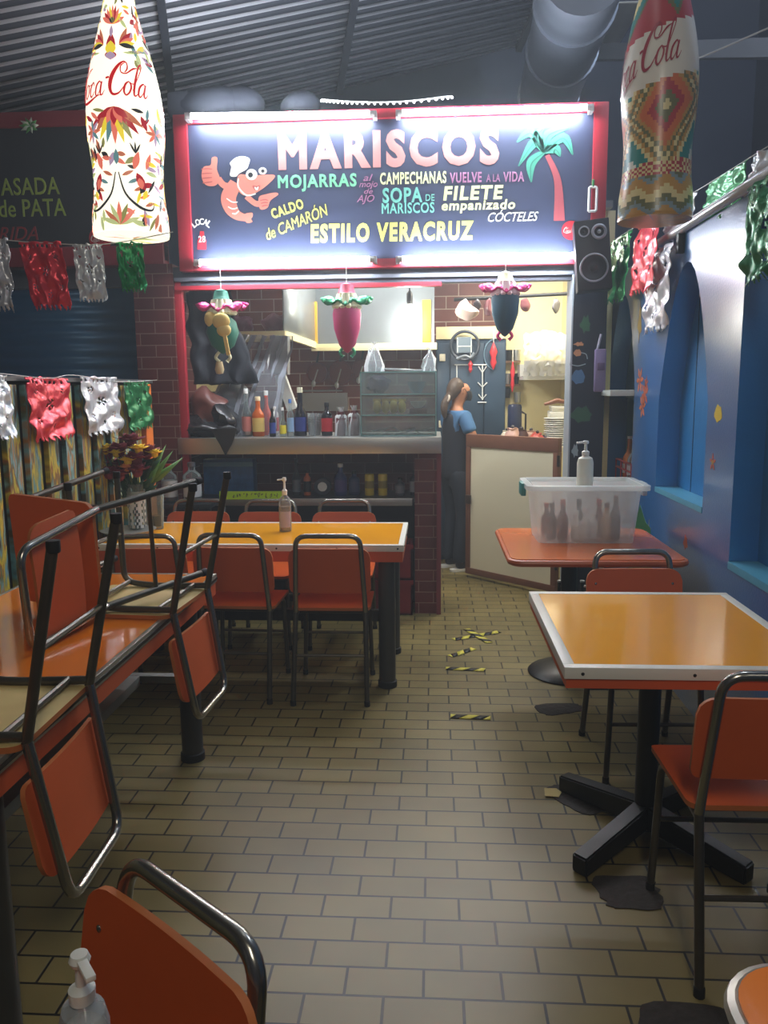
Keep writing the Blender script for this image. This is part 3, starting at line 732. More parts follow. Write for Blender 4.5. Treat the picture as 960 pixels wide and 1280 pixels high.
for k in range(3): pen(b, [P5(366+k*4, 310+k*14), P5(390, 306+k*14), P5(404, 310+k*12)], [1.2, 1.6, 1.2], 3, .0042)
area(b, [P5(*q) for q in ((285, 380), (325, 368), (330, 385), (322, 398), (328, 412), (300, 416))], 0, .003)
for a_ in ((205, 300, 258, 318), (212, 340, 258, 345), (232, 372, 264, 360)): pen(b, [P5(a_[0], a_[1]), P5((a_[0]+a_[2])/2, (a_[1]+a_[3])/2+8), P5(a_[2], a_[3])], [1.4, 1.8, 1.4], 1, .004)
pen(b, [P5(*q) for q in ((262, 205), (262, 245), (300, 285), (345, 278))], [1.6, 2, 2, 1.4], 1, .0045)
area(b, [P5(*q) for q in ((222, 190), (228, 150), (222, 130), (250, 105), (285, 98), (315, 110), (310, 140), (300, 160), (265, 180), (250, 195))], 1, .005)
disc(b, *P5(325, 186), 7, 7, 1, .0055); disc(b, *P5(378, 168), 5, 4.5, 1, .0045); disc(b, *P5(320, 188), 3, 3.2, 2, .0065); disc(b, *P5(379, 169), 2.2, 2.2, 2, .0055)
pen(b, [P5(330, 240), P5(350, 252), P5(365, 238)], [2, 6, 1.5], 3, .0045); pen(b, [P5(340, 246), P5(350, 256), P5(358, 244)], [1, 3, 1], 1, .005)
b.build('shrimp_emblem', SHR, S)
b = MB(); PALM = [pmat('palm_green', (72, 160, 136)), pmat('palm_trunk', (176, 84, 92)), pmat('palm_dark', (50, 120, 108))]
pen(b, [(684, 194), (697, 226), (699, 276)], [6, 9, 14], 1, .002)
for q in (((680, 190), (664, 166), (646, 178)), ((680, 190), (668, 178), (648, 208)), ((680, 190), (664, 204), (664, 228)), ((680, 190), (686, 168), (712, 160)), ((680, 190), (704, 172), (716, 194)), ((680, 190), (672, 170), (680, 160)), ((680, 190), (694, 186), (700, 196))):
    pen(b, q, [5, 12, 1.5], 0, .003)
    pen(b, [(q[0][0], q[0][1]+1), (q[1][0], q[1][1]+1.2), q[2]], [1, 1.2, .6], 2, .004)
b.build('palm_emblem', PALM, S)
RED = pmat('red', (196, 40, 56))
b = MB()
area(b, [(250, 289), (255, 289), (255.5, 296), (258, 301), (258, 312), (247, 312), (247, 301), (249.5, 296)], 0, .003, False); b.build('bottle_emblem', [RED], S)
L('lettering', '28', (248, 295, 257, 303), WHT, .02)
b = MB(); disc(b, 714, 288, 12, 12, 0, .003, 28); b.build('red_roundel', [RED], S)

# script logo drawn as pen strokes; fn(u, v) maps logo units to a surface point
GL = {'C': [[(1.0, 1.02, .05), (1.12, 1.2, .09), (1.05, 1.45, .07), (.82, 1.52, .08), (.5, 1.25, .17), (.24, .8, .24), (.2, .32, .22), (.42, .0, .13), (.8, .06, .08), (1.08, .42, .035)],
            [(.95, 1.5, .035), (.72, 1.3, .07), (.78, 1.02, .07), (1.1, .98, .06), (1.45, 1.22, .09), (1.75, 1.3, .03)]],
      'o': [[(.26, .62, .05), (.08, .46, .12), (.04, .16, .13), (.2, -.02, .08), (.4, .14, .1), (.44, .42, .11), (.26, .62, .05)], [(.3, .6, .03), (.5, .52, .05), (.7, .56, .03)]],
      'c': [[(.4, .46, .07), (.32, .62, .07), (.1, .42, .13), (.06, .14, .13), (.22, -.02, .08), (.48, .2, .03)]],
      'a': [[(.42, .5, .05), (.3, .62, .07), (.08, .42, .12), (.05, .1, .12), (.18, -.02, .07), (.36, .2, .04), (.48, .6, .05)], [(.47, .6, .1), (.42, .3, .13), (.44, .04, .11), (.56, .0, .06), (.72, .2, .03)]],
      'l': [[(.0, .22, .03), (.2, .8, .05), (.36, 1.3, .06), (.3, 1.5, .08), (.16, 1.3, .1), (.08, .6, .14), (.1, .08, .12), (.24, .0, .06), (.42, .2, .03)]],
      '-': [[(.0, .74, .1), (.22, .78, .1)]], '~': [[(.35, -.05, .03), (.8, -.22, .12), (1.4, -.2, .13), (2.1, -.02, .05), (2.5, .0, .03)]]}
def script_logo(b, fn, mi=0, th=.002):
    for ch, x in (('C', 0), ('o', 1.05), ('c', 1.62), ('a', 2.15), ('-', 2.86), ('C', 3.0), ('o', 4.05), ('l', 4.62), ('a', 4.95), ('~', .3)):
        for st in GL[ch]:
            P = smooth(st, 7); pts = [(p[0]+x+.22*p[1], p[1]) for p in P]
            b.ribbon(pts, [max(.025, p[2]) for p in P], fn, mi, th)
def roundel_logo(name, parent, cx, cy, r):
    b = MB(); k = 2*r*.86/5.8
    script_logo(b, lambda u, v, t: smap(cx+(u-2.95)*k, cy-(v-.6)*k*1.25, .0045), 0); return b.build(name, pmat('white', (228, 230, 220)), parent)
roundel_logo('roundel_lettering', S, 714, 288, 12)
# a little white bottle shaped fitting on the right of the sign
t = thing('bottle_ornament', 'small white outlined bottle ornament at the sign edge above the speaker', 'ornament', at(741, 264, SY-.06))
b = MB(); b.tube(fillet([(-.025, 0, .0), (-.025, 0, .14), (.02, 0, .14), (.02, 0, 0), (-.025, 0, 0)], .012), .008, 8); b.build('outline', WHITE, t)
b = MB(); b.lathe([(.008, .14), (.008, .18), (.002, .185)], (-.003, 0, 0), 10); b.build('green_tip', mat('green_tip', (60, 140, 80), .5), t)

# fluorescent tubes
def tubemat():
    m = bpy.data.materials.new('lit_fluorescent_tube'); m.use_nodes = True; bs = m.node_tree.nodes['Principled BSDF']
    bs.inputs['Base Color'].default_value = (.9, .9, .9, 1); bs.inputs['Emission Color'].default_value = (.86, .93, 1, 1); bs.inputs['Emission Strength'].default_value = TUBE_POWER; return m
TM = tubemat()
def fluoro(label, a, c, dim=1):
    A, B = at(*a, SY-.13), at(*c, SY-.13); ce = (A+B)/2
    t = thing('fluorescent_tube', label, 'light', ce, 0, 'fluorescent tubes around the shop sign')
    A -= ce; B -= ce; d = (B-A).normalized()
    b = MB(); b.tube([A+d*.02, B-d*.02], .0165, 14); b.build('tube', TM, t)
    for e, s_ in ((A, 1), (B, -1)):
        b = MB(); b.tube([e, e+d*s_*.03], .018, 12); b.box(e+Vector((-.012, 0, -.02)), e+Vector((.012, .072, .02))); b.build('end_socket', mat('white_socket', (200, 200, 200), .5), t)
fluoro('lit fluorescent tube along the sign top, left of the centre gap', (233, 145), (468, 142))
fluoro('lit fluorescent tube along the sign top, right of the centre gap', (497, 141), (740, 134))
fluoro('lit fluorescent tube under the sign, left of the centre gap', (244, 328), (468, 324))
fluoro('lit fluorescent tube under the sign, ending at the loudspeaker', (497, 324), (728, 319))

# neighbouring stall: sign and roller shutter
q0, q1 = at(-60, 146, SY+.06), at(208, 332, SY+.06)
S2 = thing('shop_sign', 'dark neighbouring shop sign reading ASADA de PATA behind the lit bottle', 'sign', ((q0.x+q1.x)/2, SY+.06, q1.z))
x0, x1, z1 = q0.x-S2.location.x, q1.x-S2.location.x, q0.z-q1.z
b = MB(); b.box((x0, -.03, .03), (x1, .05, z1-.03)); b.build('sign_board', mat('dark_grey_board', (44, 46, 50), .5), S2)
for lo, hi in (((x0, -.055, 0), (x1, .06, .12)), ((x0, -.055, z1-.09), (x1, .06, z1)), ((x1-.05, -.05, .12), (x1, .06, z1-.09))):
    b = MB(); b.box(lo, hi, 0, .004); b.build('frame', mat('dim_red_frame', (140, 34, 46), .5), S2)
for body, rect, m_, bd, sh in (('ASADA', (0, 223, 75, 243), pmat('olive', (150, 170, 70)), .01, 0), ('de PATA', (-2, 250, 83, 270), pmat('olive', (150, 170, 70)), .005, 0), ('RIDA', (-2, 284, 48, 300), pmat('dim_red', (150, 50, 50)), 0, .3)):
    letters(S2, 'lettering', body, rect, m_, SY+.029, bd, sh)
b = MB(); p = at(126, 298, SY+.02); c0 = p-S2.location
b.lathe([(.001, 0), (.075, 0), (.075, .006), (.001, .007)], c0, 26, axis=(0, -1, 0)); b.build('red_roundel', RED, S2)
b = MB(); k = .15*.86/5.8; script_logo(b, lambda u, v, t_: (c0.x+(u-2.95)*k, c0.y-.0085, c0.z+(v-.6)*k*1.25)); b.build('roundel_lettering', WHT, S2)

SHB = mat('blue_roller_shutter', (44, 104, 150), .35, .2, var=.15)
t = thing('roller_shutter', 'closed blue roller shutter of the neighbouring stall', 'shutter', (-2.6, SY+.3, 0))
b = MB(); pr_ = []
z = .05
while z < 2.2:
    for k in range(7): pr_.append((-.012*math.sin(PI*k/6), z+.085*k/7))
    z += .085
V0 = [b.bm.verts.new((-1.0, y, q)) for y, q in pr_]; V1 = [b.bm.verts.new((.68, y, q)) for y, q in pr_]
for i in range(len(pr_)-1): b.bm.faces.new((V0[i], V1[i], V1[i+1], V0[i+1]))
b.build('slat_curtain', SHB, t, solid=.003, angle=60)
b = MB(); b.box((-1.0, -.03, 0), (.68, .02, .06)); b.build('bottom_bar', mat('shutter_bar', (90, 96, 104), .4, .5), t)
b = MB(); b.box((-1.0, -.06, 2.2), (.68, .10, 2.34)); b.build('roller_box', mat('pale_box', (120, 126, 132), .4, .4), t)
# dark bundles and a string of small lights on top of the sign
for k, (px, wd, h, lab) in enumerate(((270, .30, .20, 'dark bundle lying on top of the shop sign above its left end'), (376, .15, .15, 'dark rounded bundle on top of the shop sign, above the M'))):
    p = at(px, 140, SY+.15); b = MB(); b.ball((0, 0, h*.42), 1, 0, 20, (wd*.9, .12, h*.62))
    if k == 0: b.box((-.29, -.08, 0), (-.05, .08, h*.85), 0, .03); b.ball((.16, 0, .09), 1, 0, 16, (.16, .1, .12))
    for v in b.bm.verts: v.co += Vector((noise.noise(v.co*9), noise.noise(v.co*9+Vector((3, 3, 3))), noise.noise(v.co*8+Vector((7, 1, 2)))*.8))*.02; v.co.z = max(v.co.z, -.02)
    o = b.build('bundle', mat('dark_cloth_bundle', (40, 44, 56), .8), None); o.location = (p.x, p.y, sz1+.02); tag(o, lab, 'bundle')
t = thing('light_string', 'string of tiny pale lamps on the sign top edge, near its middle', 'string lights', at(480, 130, SY-.02))
P = smooth([tuple(at(x, y, SY-.02)-t.location) for x, y in ((402, 124), (440, 127), (500, 127), (565, 120))], 8)
b = MB(); b.tube(P, .004, 6); b.build('cord', WHITE, t)
lampm = mat('tiny_lit_lamp', (255, 255, 250), .4, emit=2.0)
for i in range(0, len(P), 1):
    b = MB(); b.ball(Vector(P[i])+Vector((0, 0, -.008)), .008, 0, 8); b.build('bulb', lampm, t)

# loudspeaker on the mural pillar
t = thing('loudspeaker', 'black loudspeaker with pale rings at the lower right corner of the sign', 'speaker', at(744, 362, 4.93), math.radians(-4))
t.rotation_euler = (0, math.radians(-5), math.radians(-6))
b = MB(); b.box((-.10, 0, .0), (.10, .17, .40), 0, .006); b.build('cabinet', mat('speaker_black', (34, 36, 44), .5), t)
RING = mat('pale_ring', (170, 176, 186), .35, .5)
def driver(name, x, z, r, ring):
    b = MB(); b.lathe([(r, 0), (r, .004), (r*.8, .004), (r*.72, -.0), (r*.3, -.006), (r*.25, .0), (.001, .004)], (x, -.004, z), 28, axis=(0, -1, 0), cap=False); d = b.build(name, BLACK, t)
    b = MB(); b.tube([(x+r*math.cos(2*PI*k/30), -.008, z+r*math.sin(2*PI*k/30)) for k in range(30)], ring, 8, closed=True); b.build('trim_ring', RING, d); return d
driver('woofer', .0, .125, .078, .006); d = driver('tweeter', .04, .325, .036, .009); driver('tweeter', -.045, .335, .028, .004)
b = MB(); b.ball((.04, -.008, .325), .012, 0, 10); b.build('dome', RING, d)
b = MB(); b.box((-.03, .17, .1), (.03, .21, .16)); b.build('wall_mount', BLACKM, t)

# ------------------------------------------------------------------ steel counter and shelf
def glassy(name, rgb, alpha=.25, rough=.08):
    """thin clear sheet: tinted see-through with a glossy face"""
    if name in MATS: return MATS[name]
    m = bpy.data.materials.new(name); m.use_nodes = True; nt = m.node_tree; bs = nt.nodes['Principled BSDF']; out = nt.nodes['Material Output']
    bs.inputs['Base Color'].default_value = (*lin(rgb), 1); bs.inputs['Roughness'].default_value = rough
    tr = nt.nodes.new('ShaderNodeBsdfTransparent'); tr.inputs[0].default_value = (*[.55+.45*c for c in lin(rgb)], 1)
    mx = nt.nodes.new('ShaderNodeMixShader'); fr = nt.nodes.new('ShaderNodeFresnel'); fr.inputs[0].default_value = 1.4
    ad = nt.nodes.new('ShaderNodeMath'); ad.operation = 'ADD'; ad.inputs[1].default_value = alpha; ad.use_clamp = True
    nt.links.new(fr.outputs[0], ad.inputs[0]); nt.links.new(ad.outputs[0], mx.inputs[0]); nt.links.new(tr.outputs[0], mx.inputs[1]); nt.links.new(bs.outputs[0], mx.inputs[2]); nt.links.new(mx.outputs[0], out.inputs[0])
    MATS[name] = m; return m
CLEAR = glassy('clear_glass', (210, 222, 222), .10)
CLEARP = glassy('clear_plastic', (214, 220, 222), .22, .15)
SHEET = glassy('clear_wrinkled_plastic', (150, 154, 164), .20, .34)
CT = at(215, 548, SY-.04).z
t = thing('steel_counter', 'long stainless steel counter top of the seafood stall', 'counter', (-.81, SY, CT))
b = MB(); b.box((-.86, -.05, -.02), (.86, .62, 0), 0, .004); b.build('worktop', SS, t)
b = MB(); b.box((-.86, -.056, -.105), (.86, -.046, .0), 0, .003); b.build('front_lip', SS, t)
LZ = at(400, 624, SY+.0).z
t = thing('corner_shelf', 'short dark shelf before the brick pillar, under the counter left end', 'shelf', (-1.66, SY, LZ))
b = MB(); b.box((-.14, -.24, -.03), (.24, -.012, 0), 0, .003); b.build('shelf_board', mat('dark_shelf', (52, 56, 60), .35, .4), t)
for x in (-.12, .20):
    b = MB(); b.box((x, -.20, -.775), (x+.03, -.17, -.03)); b.build('leg', BLACKM, t)
t = thing('bar_shelf', 'long dark shelf with steel lip under the counter', 'shelf', (-.86, SY, LZ))
b = MB(); b.box((-.80, .02, -.03), (.733, .46, 0)); b.build('shelf_board', mat('dark_shelf', (52, 56, 60), .35, .4), t)
b = MB(); b.box((-.80, .005, -.045), (.72, .022, .004), 0, .003); b.build('front_lip', SS, t)
for x in (-.78,):
    b = MB(); b.box((x, .05, -.72), (x+.04, .09, -.03)); b.build('leg', BLACKM, t)

# ------------------------------------------------------------------ bottles, jars and other loose things
def plain(n, rgb, rough=.35, **k): return mat(n, rgb, rough, **k)
def lathe_thing(name, label, cat, loc, parts, group=None, n=20):
    """parts: list of (part name, profile, material) ; first is the body"""
    t = thing(name, label, cat, loc, 0, group)
    for nm, prof, m in parts:
        b = MB(); b.lathe(prof, (0, 0, 0), n); b.build(nm, m, t)
    return t
def bprof(r, h, neck=.3, nr=.38):
    hb = h*(1-neck)
    return [(r*.92, 0), (r, .006), (r, hb*.86), (r*.92, hb*.95), (r*nr*1.35, hb+h*neck*.22), (r*nr, hb+h*neck*.45), (r*nr, h)]
def px_bottle(label, x0, x1, ytop, ybot, Y, body, cap=None, liquid=None, lab=None, neck=.3, cat='bottle', group=None, name='bottle'):
    p = at((x0+x1)/2, ybot, Y); h = at((x0+x1)/2, ytop, Y).z-p.z; r = (at(x1, ybot, Y).x-at(x0, ybot, Y).x)/2
    if ybot >= 618 and ybot < 624: p.z = LZ
    elif ybot < 560: p.z = CT
    hb = h*(1-neck)
    parts = [('body', bprof(r, h*.93, neck), body)]
    if cap: parts.append(('cap', [(r*.44, h*.90), (r*.44, h), (r*.38, h+.003)], cap))
    if liquid: parts.append(('liquid', [(r*.86, .008), (r*.86, hb*.62), (.001, hb*.621)], liquid))
    if lab: parts.append(('label_band', [(r*1.012, hb*.18), (r*1.012, hb*.72)], lab))
    return lathe_thing(name, label, cat, p, parts, group)
DKGLASS = mat('dark_bottle_glass', (26, 24, 30), .12, coat=.3)
WC = plain('white_cap', (226, 228, 226)); RC = plain('red_cap', (180, 40, 36)); BC = plain('black_cap', (24, 24, 26))
GB = 'bottles on the steel counter'; Yb = SY+.17
px_bottle('clear bottle with white cap, first of the counter bottles by the plastic sheet', 303, 315, 487, 546, Yb, CLEAR, WC, plain('pale_liquid', (190, 150, 140)), plain('pinkish_label', (196, 120, 110)), .42, group=GB)
px_bottle('amber sauce bottle with yellow label on the counter', 316, 331, 497, 546, Yb, plain('amber_sauce', (190, 90, 30), .2), plain('cream_cap', (220, 200, 160)), None, plain('yellow_label', (222, 190, 110)), .35, group=GB)
px_bottle('tall orange red sauce bottle with white cap on the counter', 328, 340, 489, 544, Yb+.12, plain('red_sauce', (214, 70, 34), .2), WC, None, plain('red_label', (206, 56, 40)), .42, group=GB)
px_bottle('small black sauce bottle with striped label on the counter', 337, 345, 511, 546, Yb-.08, DKGLASS, BC, None, plain('blue_label', (60, 80, 150)), .3, group=GB)
px_bottle('small clear bottle with white pointed cap and yellow band on the counter', 350, 358, 510, 546, Yb-.06, CLEAR, WC, plain('pale_water', (200, 208, 206)), plain('yellow_band', (226, 206, 60)), .45, group=GB)
px_bottle('slim water bottle with blue cap on the counter', 359, 368, 500, 546, Yb-.04, CLEAR, plain('blue_cap', (70, 120, 190)), None, plain('light_blue_label', (140, 170, 200)), .3, group=GB)
px_bottle('dark liquor bottle with pale stopper and blue label on the counter', 368, 384, 486, 546, Yb, DKGLASS, plain('pale_stopper', (206, 206, 180)), None, plain('deep_blue_label', (50, 60, 120)), .45, group=GB)
px_bottle('dark bottle with red label wrapped in clear film on the counter', 402, 416, 505, 546, Yb, DKGLASS, BC, None, plain('crimson_label', (176, 44, 50)), .25, group=GB)
px_bottle('small white carton-like bottle beside the black sauce bottle', 340, 349, 510, 546, Yb+.05, plain('white_carton', (220, 222, 220)), WC, None, plain('carton_print', (190, 60, 60)), .12, group=GB)
for k, (xc, lab) in enumerate(((390.5, 'stack of clear plastic cups on the counter beside the blue labelled bottle'), (396.5, 'second stack of clear plastic cups on the counter, beside the film wrapped bottle'))):
    p = at(xc, 546, Yb+.06*k); t = thing('cup_stack', lab, 'cups', p)
    for j in range(5):
        b = MB(); b.lathe([(.024, .016*j), (.031, .016*j+.09), (.033, .016*j+.094), (.029, .016*j+.09), (.022, .016*j+.003)], (0, 0, 0), 16, cap=False); b.build('cup', CLEARP, t)
# two film wrapped dark jars with glittering ties
for k, (x0, x1, yt, lab) in enumerate(((419, 434, 508, 'dark jar wrapped in clear film on the counter, beside the red labelled bottle'), (435, 451, 506, 'dark jar wrapped in clear film on the counter, touching the glass case'))):
    p = at((x0+x1)/2, 546, Yb+.03*k); h = at(x0, yt, Yb).z-p.z; r = (at(x1, 546, Yb).x-at(x0, 546, Yb).x)/2
    t = thing('wrapped_jar', lab, 'jar', p)
    b = MB(); b.lathe([(r*.85, 0), (r*.9, .01), (r*.9, h*.6), (r*.6, h*.72), (r*.6, h*.82)], (0, 0, 0), 18); b.build('jar', plain('maroon_jar', (92, 40, 44), .3), t)
    b = MB(); b.lathe([(r, 0), (r*1.03, h*.4), (r*.9, h*.68), (r*.3, h*.8), (r*.6, h*.98)], (0, 0, 0), 24, cap=False)
    for v in b.bm.verts: v.co += Vector((noise.noise(v.co*60), noise.noise(v.co*60+Vector((5, 0, 0))), 0))*.012
    b.build('film', CLEARP, t)
# glass display case
p = at(452, 546, SY+.1); q = at(545, 466, SY+.1); wd, hh = q.x-p.x, q.z-p.z
t = thing('display_case', 'small glass display case on the right end of the counter', 'display case', (p.x, SY+.08, CT))
for nm, lo, hi in (('glass_pane', (0, 0, 0), (wd, .005, hh)), ('glass_pane', (0, .33, 0), (wd, .335, hh)), ('glass_pane', (0, 0, 0), (.005, .335, hh)), ('glass_pane', (wd-.005, 0, 0), (wd, .335, hh)), ('glass_shelf', (.005, .01, hh*.33), (wd-.005, .33, hh*.33+.006)), ('glass_shelf', (.005, .01, hh*.66), (wd-.005, .33, hh*.66+.006)), ('glass_top', (0, 0, hh), (wd, .335, hh+.006))):
    b = MB(); b.box(lo, hi); b.build(nm, CLEAR, t)
EDGE = plain('greenish_glass_edge', (110, 140, 136), .2)
for x in (0, wd):
    for y in (0, .335):
        b = MB(); b.box((x-.004, y-.004, 0), (x+.004, y+.004, hh+.006)); b.build('corner_edge', EDGE, t)
for z in (.004, hh*.33, hh*.66, hh+.003):
    b = MB(); b.box((0, -.004, z-.004), (wd, .002, z+.004)); b.build('shelf_edge', EDGE, t)
cx0 = p.x
SNK = plain('yellow_snack_packets', (206, 176, 60), .4, var=.3, vscale=40)
for k in range(4):
    o = MB(); o.ball((0, 0, .045), 1, 0, 12, (.028, .022, .045)); o.box((-.026, -.004, .08), (.026, .004, .1)); o = o.build('snack_packet', SNK); o.location = (cx0+.10+.055*k, SY+.17+.03*(k % 2), CT+hh*.33+.007)
    tag(o, 'yellow snack packet standing in a row on the glass case shelf', 'snack packet', 'snack packets in the glass case')
lathe_thing('bowl', 'blue grey bowl on the upper shelf of the glass case', 'bowl', (cx0+wd*.74, SY+.2, CT+hh*.66+.007), [('body', [(.03, 0), (.055, .04), (.062, .075), (.058, .075), (.05, .04), (.001, .01)], plain('blue_grey_glaze', (104, 128, 140), .2))])
lathe_thing('bowl', 'white bowl on the middle shelf of the glass case', 'bowl', (cx0+wd*.76, SY+.2, CT+hh*.33+.045), [('body', [(.025, 0), (.045, .02), (.055, .045), (.051, .045), (.04, .02), (.001, .008)], WHITE)])
o = MB(); o.box((-.06, -.03, 0), (.06, .03, .036), 0, .004); o = o.build('box', plain('dark_red_box', (110, 50, 40))); o.location = (cx0+wd*.76, SY+.2, CT+hh*.33+.007); tag(o, 'flat dark red box under the white bowl in the glass case', 'box')
b = MB(); b.ball((0, 0, .06), 1, 0, 18, (.075, .06, .06))
for v in b.bm.verts: v.co += Vector((noise.noise(v.co*30), noise.noise(v.co*30+Vector((4, 2, 0))), noise.noise(v.co*30+Vector((0, 7, 0)))))*.02; v.co.z = max(0, v.co.z)
o = b.build('dark_bag', plain('purple_dark_bag', (62, 52, 70), .2)); o.location = (cx0+.11, SY+.19, CT+hh*.66+.007); tag(o, 'dark shiny bag on the upper left shelf of the glass case', 'bag')
# silver cutlery lying on the case floor
for k in range(16):
    b = MB(); L_ = .12; b.tube([(-L_/2, 0, .004), (L_*.2, 0, .004)], .003, 6); b.ball((L_*.35, 0, .004), 1, 0, 10, (.026, .011, .004))
    o = b.build('spoon', SS); o.location = (cx0+.06+.36*(k/15), SY+.12+.05*(k % 3), CT+.004+.011*(k % 4)); o.rotation_euler = (0, -.15*(k % 2), .5+1.7*math.sin(k*2.1)); tag(o, 'steel spoon lying in the heap at the bottom of the glass case', 'spoon', 'spoons in the glass case')
# clear bags knotted on top of the case
def clear_bag(label, px, ytop, ybot, w0):
    p = at(px, ybot, SY+.22); h = at(px, ytop, SY+.22).z-p.z
    b = MB(); b.lathe([(w0, 0), (w0*1.05, h*.2), (w0*.8, h*.55), (w0*.42, h*.8), (w0*.2, h*.92), (w0*.35, h)], (0, 0, 0), 26, cap=False)
    for v in b.bm.verts: v.co += Vector((noise.noise(v.co*45), noise.noise(v.co*45+Vector((5, 0, 0))), .3*noise.noise(v.co*40)))*.02; v.co.z = max(v.co.z, 0)
    o = b.build('plastic_bag', CLEARP); o.location = (p.x, SY+.22, CT+hh+.008); tag(o, label, 'bag')
clear_bag('clear plastic bag standing on the left end of the glass case', 468, 430, 467, .062); clear_bag('clear plastic bag standing on the right end of the glass case', 537, 438, 467, .045)
b = MB(); b.box((-.15, -.05, 0), (.15, .05, .012), 0, .005)
for v in b.bm.verts: v.co.z += .008*math.sin(v.co.x*30)
o = b.build('film_roll', CLEARP); o.location = (cx0+wd*.52, SY+.25, CT+hh+.016); tag(o, 'flat crumpled clear film between the two bags on the glass case', 'plastic film')

# things on the lower shelf
Ys = SY+.2
def on_shelf(px, dy=0.0): p = at(px, 620, SY+.2); return (p.x, SY+.2+dy, LZ)
GJ = 'jars and bottles on the shelf under the counter'
px_bottle('jar with red lid and pale label at the far left under the counter', 203, 222, 573, 620, SY-.12, CLEAR, RC, plain('brown_pickle', (120, 80, 60)), plain('pale_jar_label', (200, 200, 196)), .2, 'jar', GJ, 'jar')
px_bottle('jar with grey lid and white printed label under the counter, beside the red lidded jar', 230, 252, 572, 621, SY-.12, CLEAR, plain('grey_lid', (90, 94, 100)), plain('dark_pickle', (60, 60, 66)), plain('white_jar_label', (206, 208, 210)), .2, 'jar', GJ, 'jar')
p0, p1 = at(255, 612, Ys+.05), at(316, 574, Ys+.05)
t = thing('box', 'blue patterned box under the counter, behind the green neon card', 'box', ((p0.x+p1.x)/2, Ys+.05, LZ)); hw = (p1.x-p0.x)/2
b = MB(); b.box((-hw, 0, 0), (hw, .12, p1.z-LZ), 0, .006); b.build('carton', mat('blue_patterned_carton', (36, 92, 150), .4, var=.6, vscale=22), t)
b = MB(); b.box((-hw*.99, -.002, p1.z-LZ-.05), (hw*.99, .001, p1.z-LZ-.02)); b.build('printed_band', plain('light_band', (100, 150, 180)), t)
p0, p1 = at(275, 623, SY-.0), at(355, 613, SY-.0)
t = thing('neon_card', 'fluorescent green card with handwriting propped on the bar shelf edge', 'card', ((p0.x+p1.x)/2, SY-.01, LZ)); hw = (p1.x-p0.x)/2
b = MB(); b.box((-hw, -.002, -.0), (hw, .0, .055)); b.build('card', mat('neon_green_card', (190, 236, 30), .6, emit=0.0), t)
b = MB()
random.seed(3)
x = -hw+.09
while x < hw-.03:
    s_ = .012+.012*random.random(); P = smooth([(x+random.uniform(0, s_), .012+random.uniform(0, .03)) for _ in range(4)], 4)
    b.ribbon(P, [.0035]*len(P), lambda u, v, tt: (u, -.0035, v)); x += s_+.006
b.build('handwriting', plain('dark_ink', (40, 60, 30)), t)
px_bottle('dark clear bottle on the bar shelf behind the pump bottle', 366, 376, 576, 621, Ys, glassy('smoky_glass', (90, 96, 104), .4), BC, None, plain('grey_label', (110, 116, 124)), .4, group=GJ)
px_bottle('small orange and black jar on the bar shelf', 380, 389, 590, 621, Ys, plain('orange_jar', (190, 96, 40)), BC, None, plain('black_jar_label', (30, 30, 30)), .2, 'jar', GJ, 'jar')
p = on_shelf(404); t = thing('round_tin', 'dark round tin with a white disc on its face, on the bar shelf', 'tin', p)
b = MB(); b.lathe([(.001, 0), (.055, .0), (.058, .006), (.058, .05), (.001, .05)], (0, .02, .062), 26, axis=(0, -1, 0)); b.build('tin', plain('dark_tin', (40, 48, 64)), t)
b = MB(); b.lathe([(.001, .05), (.032, .05), (.032, .053), (.001, .053)], (0, .02, .062), 22, axis=(0, -1, 0)); b.build('white_disc', WHITE, t)
px_bottle('deep blue bottle with white top on the bar shelf', 418, 434, 582, 621, Ys, plain('deep_blue', (44, 56, 110), .3), WC, None, plain('purple_label', (80, 70, 130)), .3, group=GJ)
px_bottle('deep blue squat jar beside the yellow cans', 436, 450, 592, 621, Ys+.03, plain('dim_blue', (40, 54, 92), .3), BC, None, plain('dim_label', (70, 76, 110)), .2, 'jar', GJ, 'jar')
for px, lab in ((462, 'yellow can on the bar shelf, beside the deep blue jar'), (478.5, 'yellow can on the bar shelf, nearer the brick post')):
    p = on_shelf(px); lathe_thing('can', lab, 'can', p, [('body', [(.030, 0), (.032, .004), (.032, .138), (.028, .146), (.001, .146)], plain('yellow_can', (216, 190, 50), .3)), ('can_band', [(.0325, .05), (.0325, .10)], plain('dim_can_print', (150, 130, 40)))], 'yellow cans on the bar shelf')
px_bottle('small grey jar on the bar shelf, before the can row end', 494, 506, 600, 621, Ys, plain('grey_jar', (84, 86, 96), .3), BC, None, plain('pale_grey_label', (130, 130, 138)), .2, 'jar', GJ, 'jar')
px_bottle('dark jar with white print on the bar shelf end by the brick post', 512, 525, 590, 621, Ys, plain('ink_jar', (40, 44, 60), .3), BC, None, plain('white_print', (150, 150, 160)), .2, 'jar', GJ, 'jar')
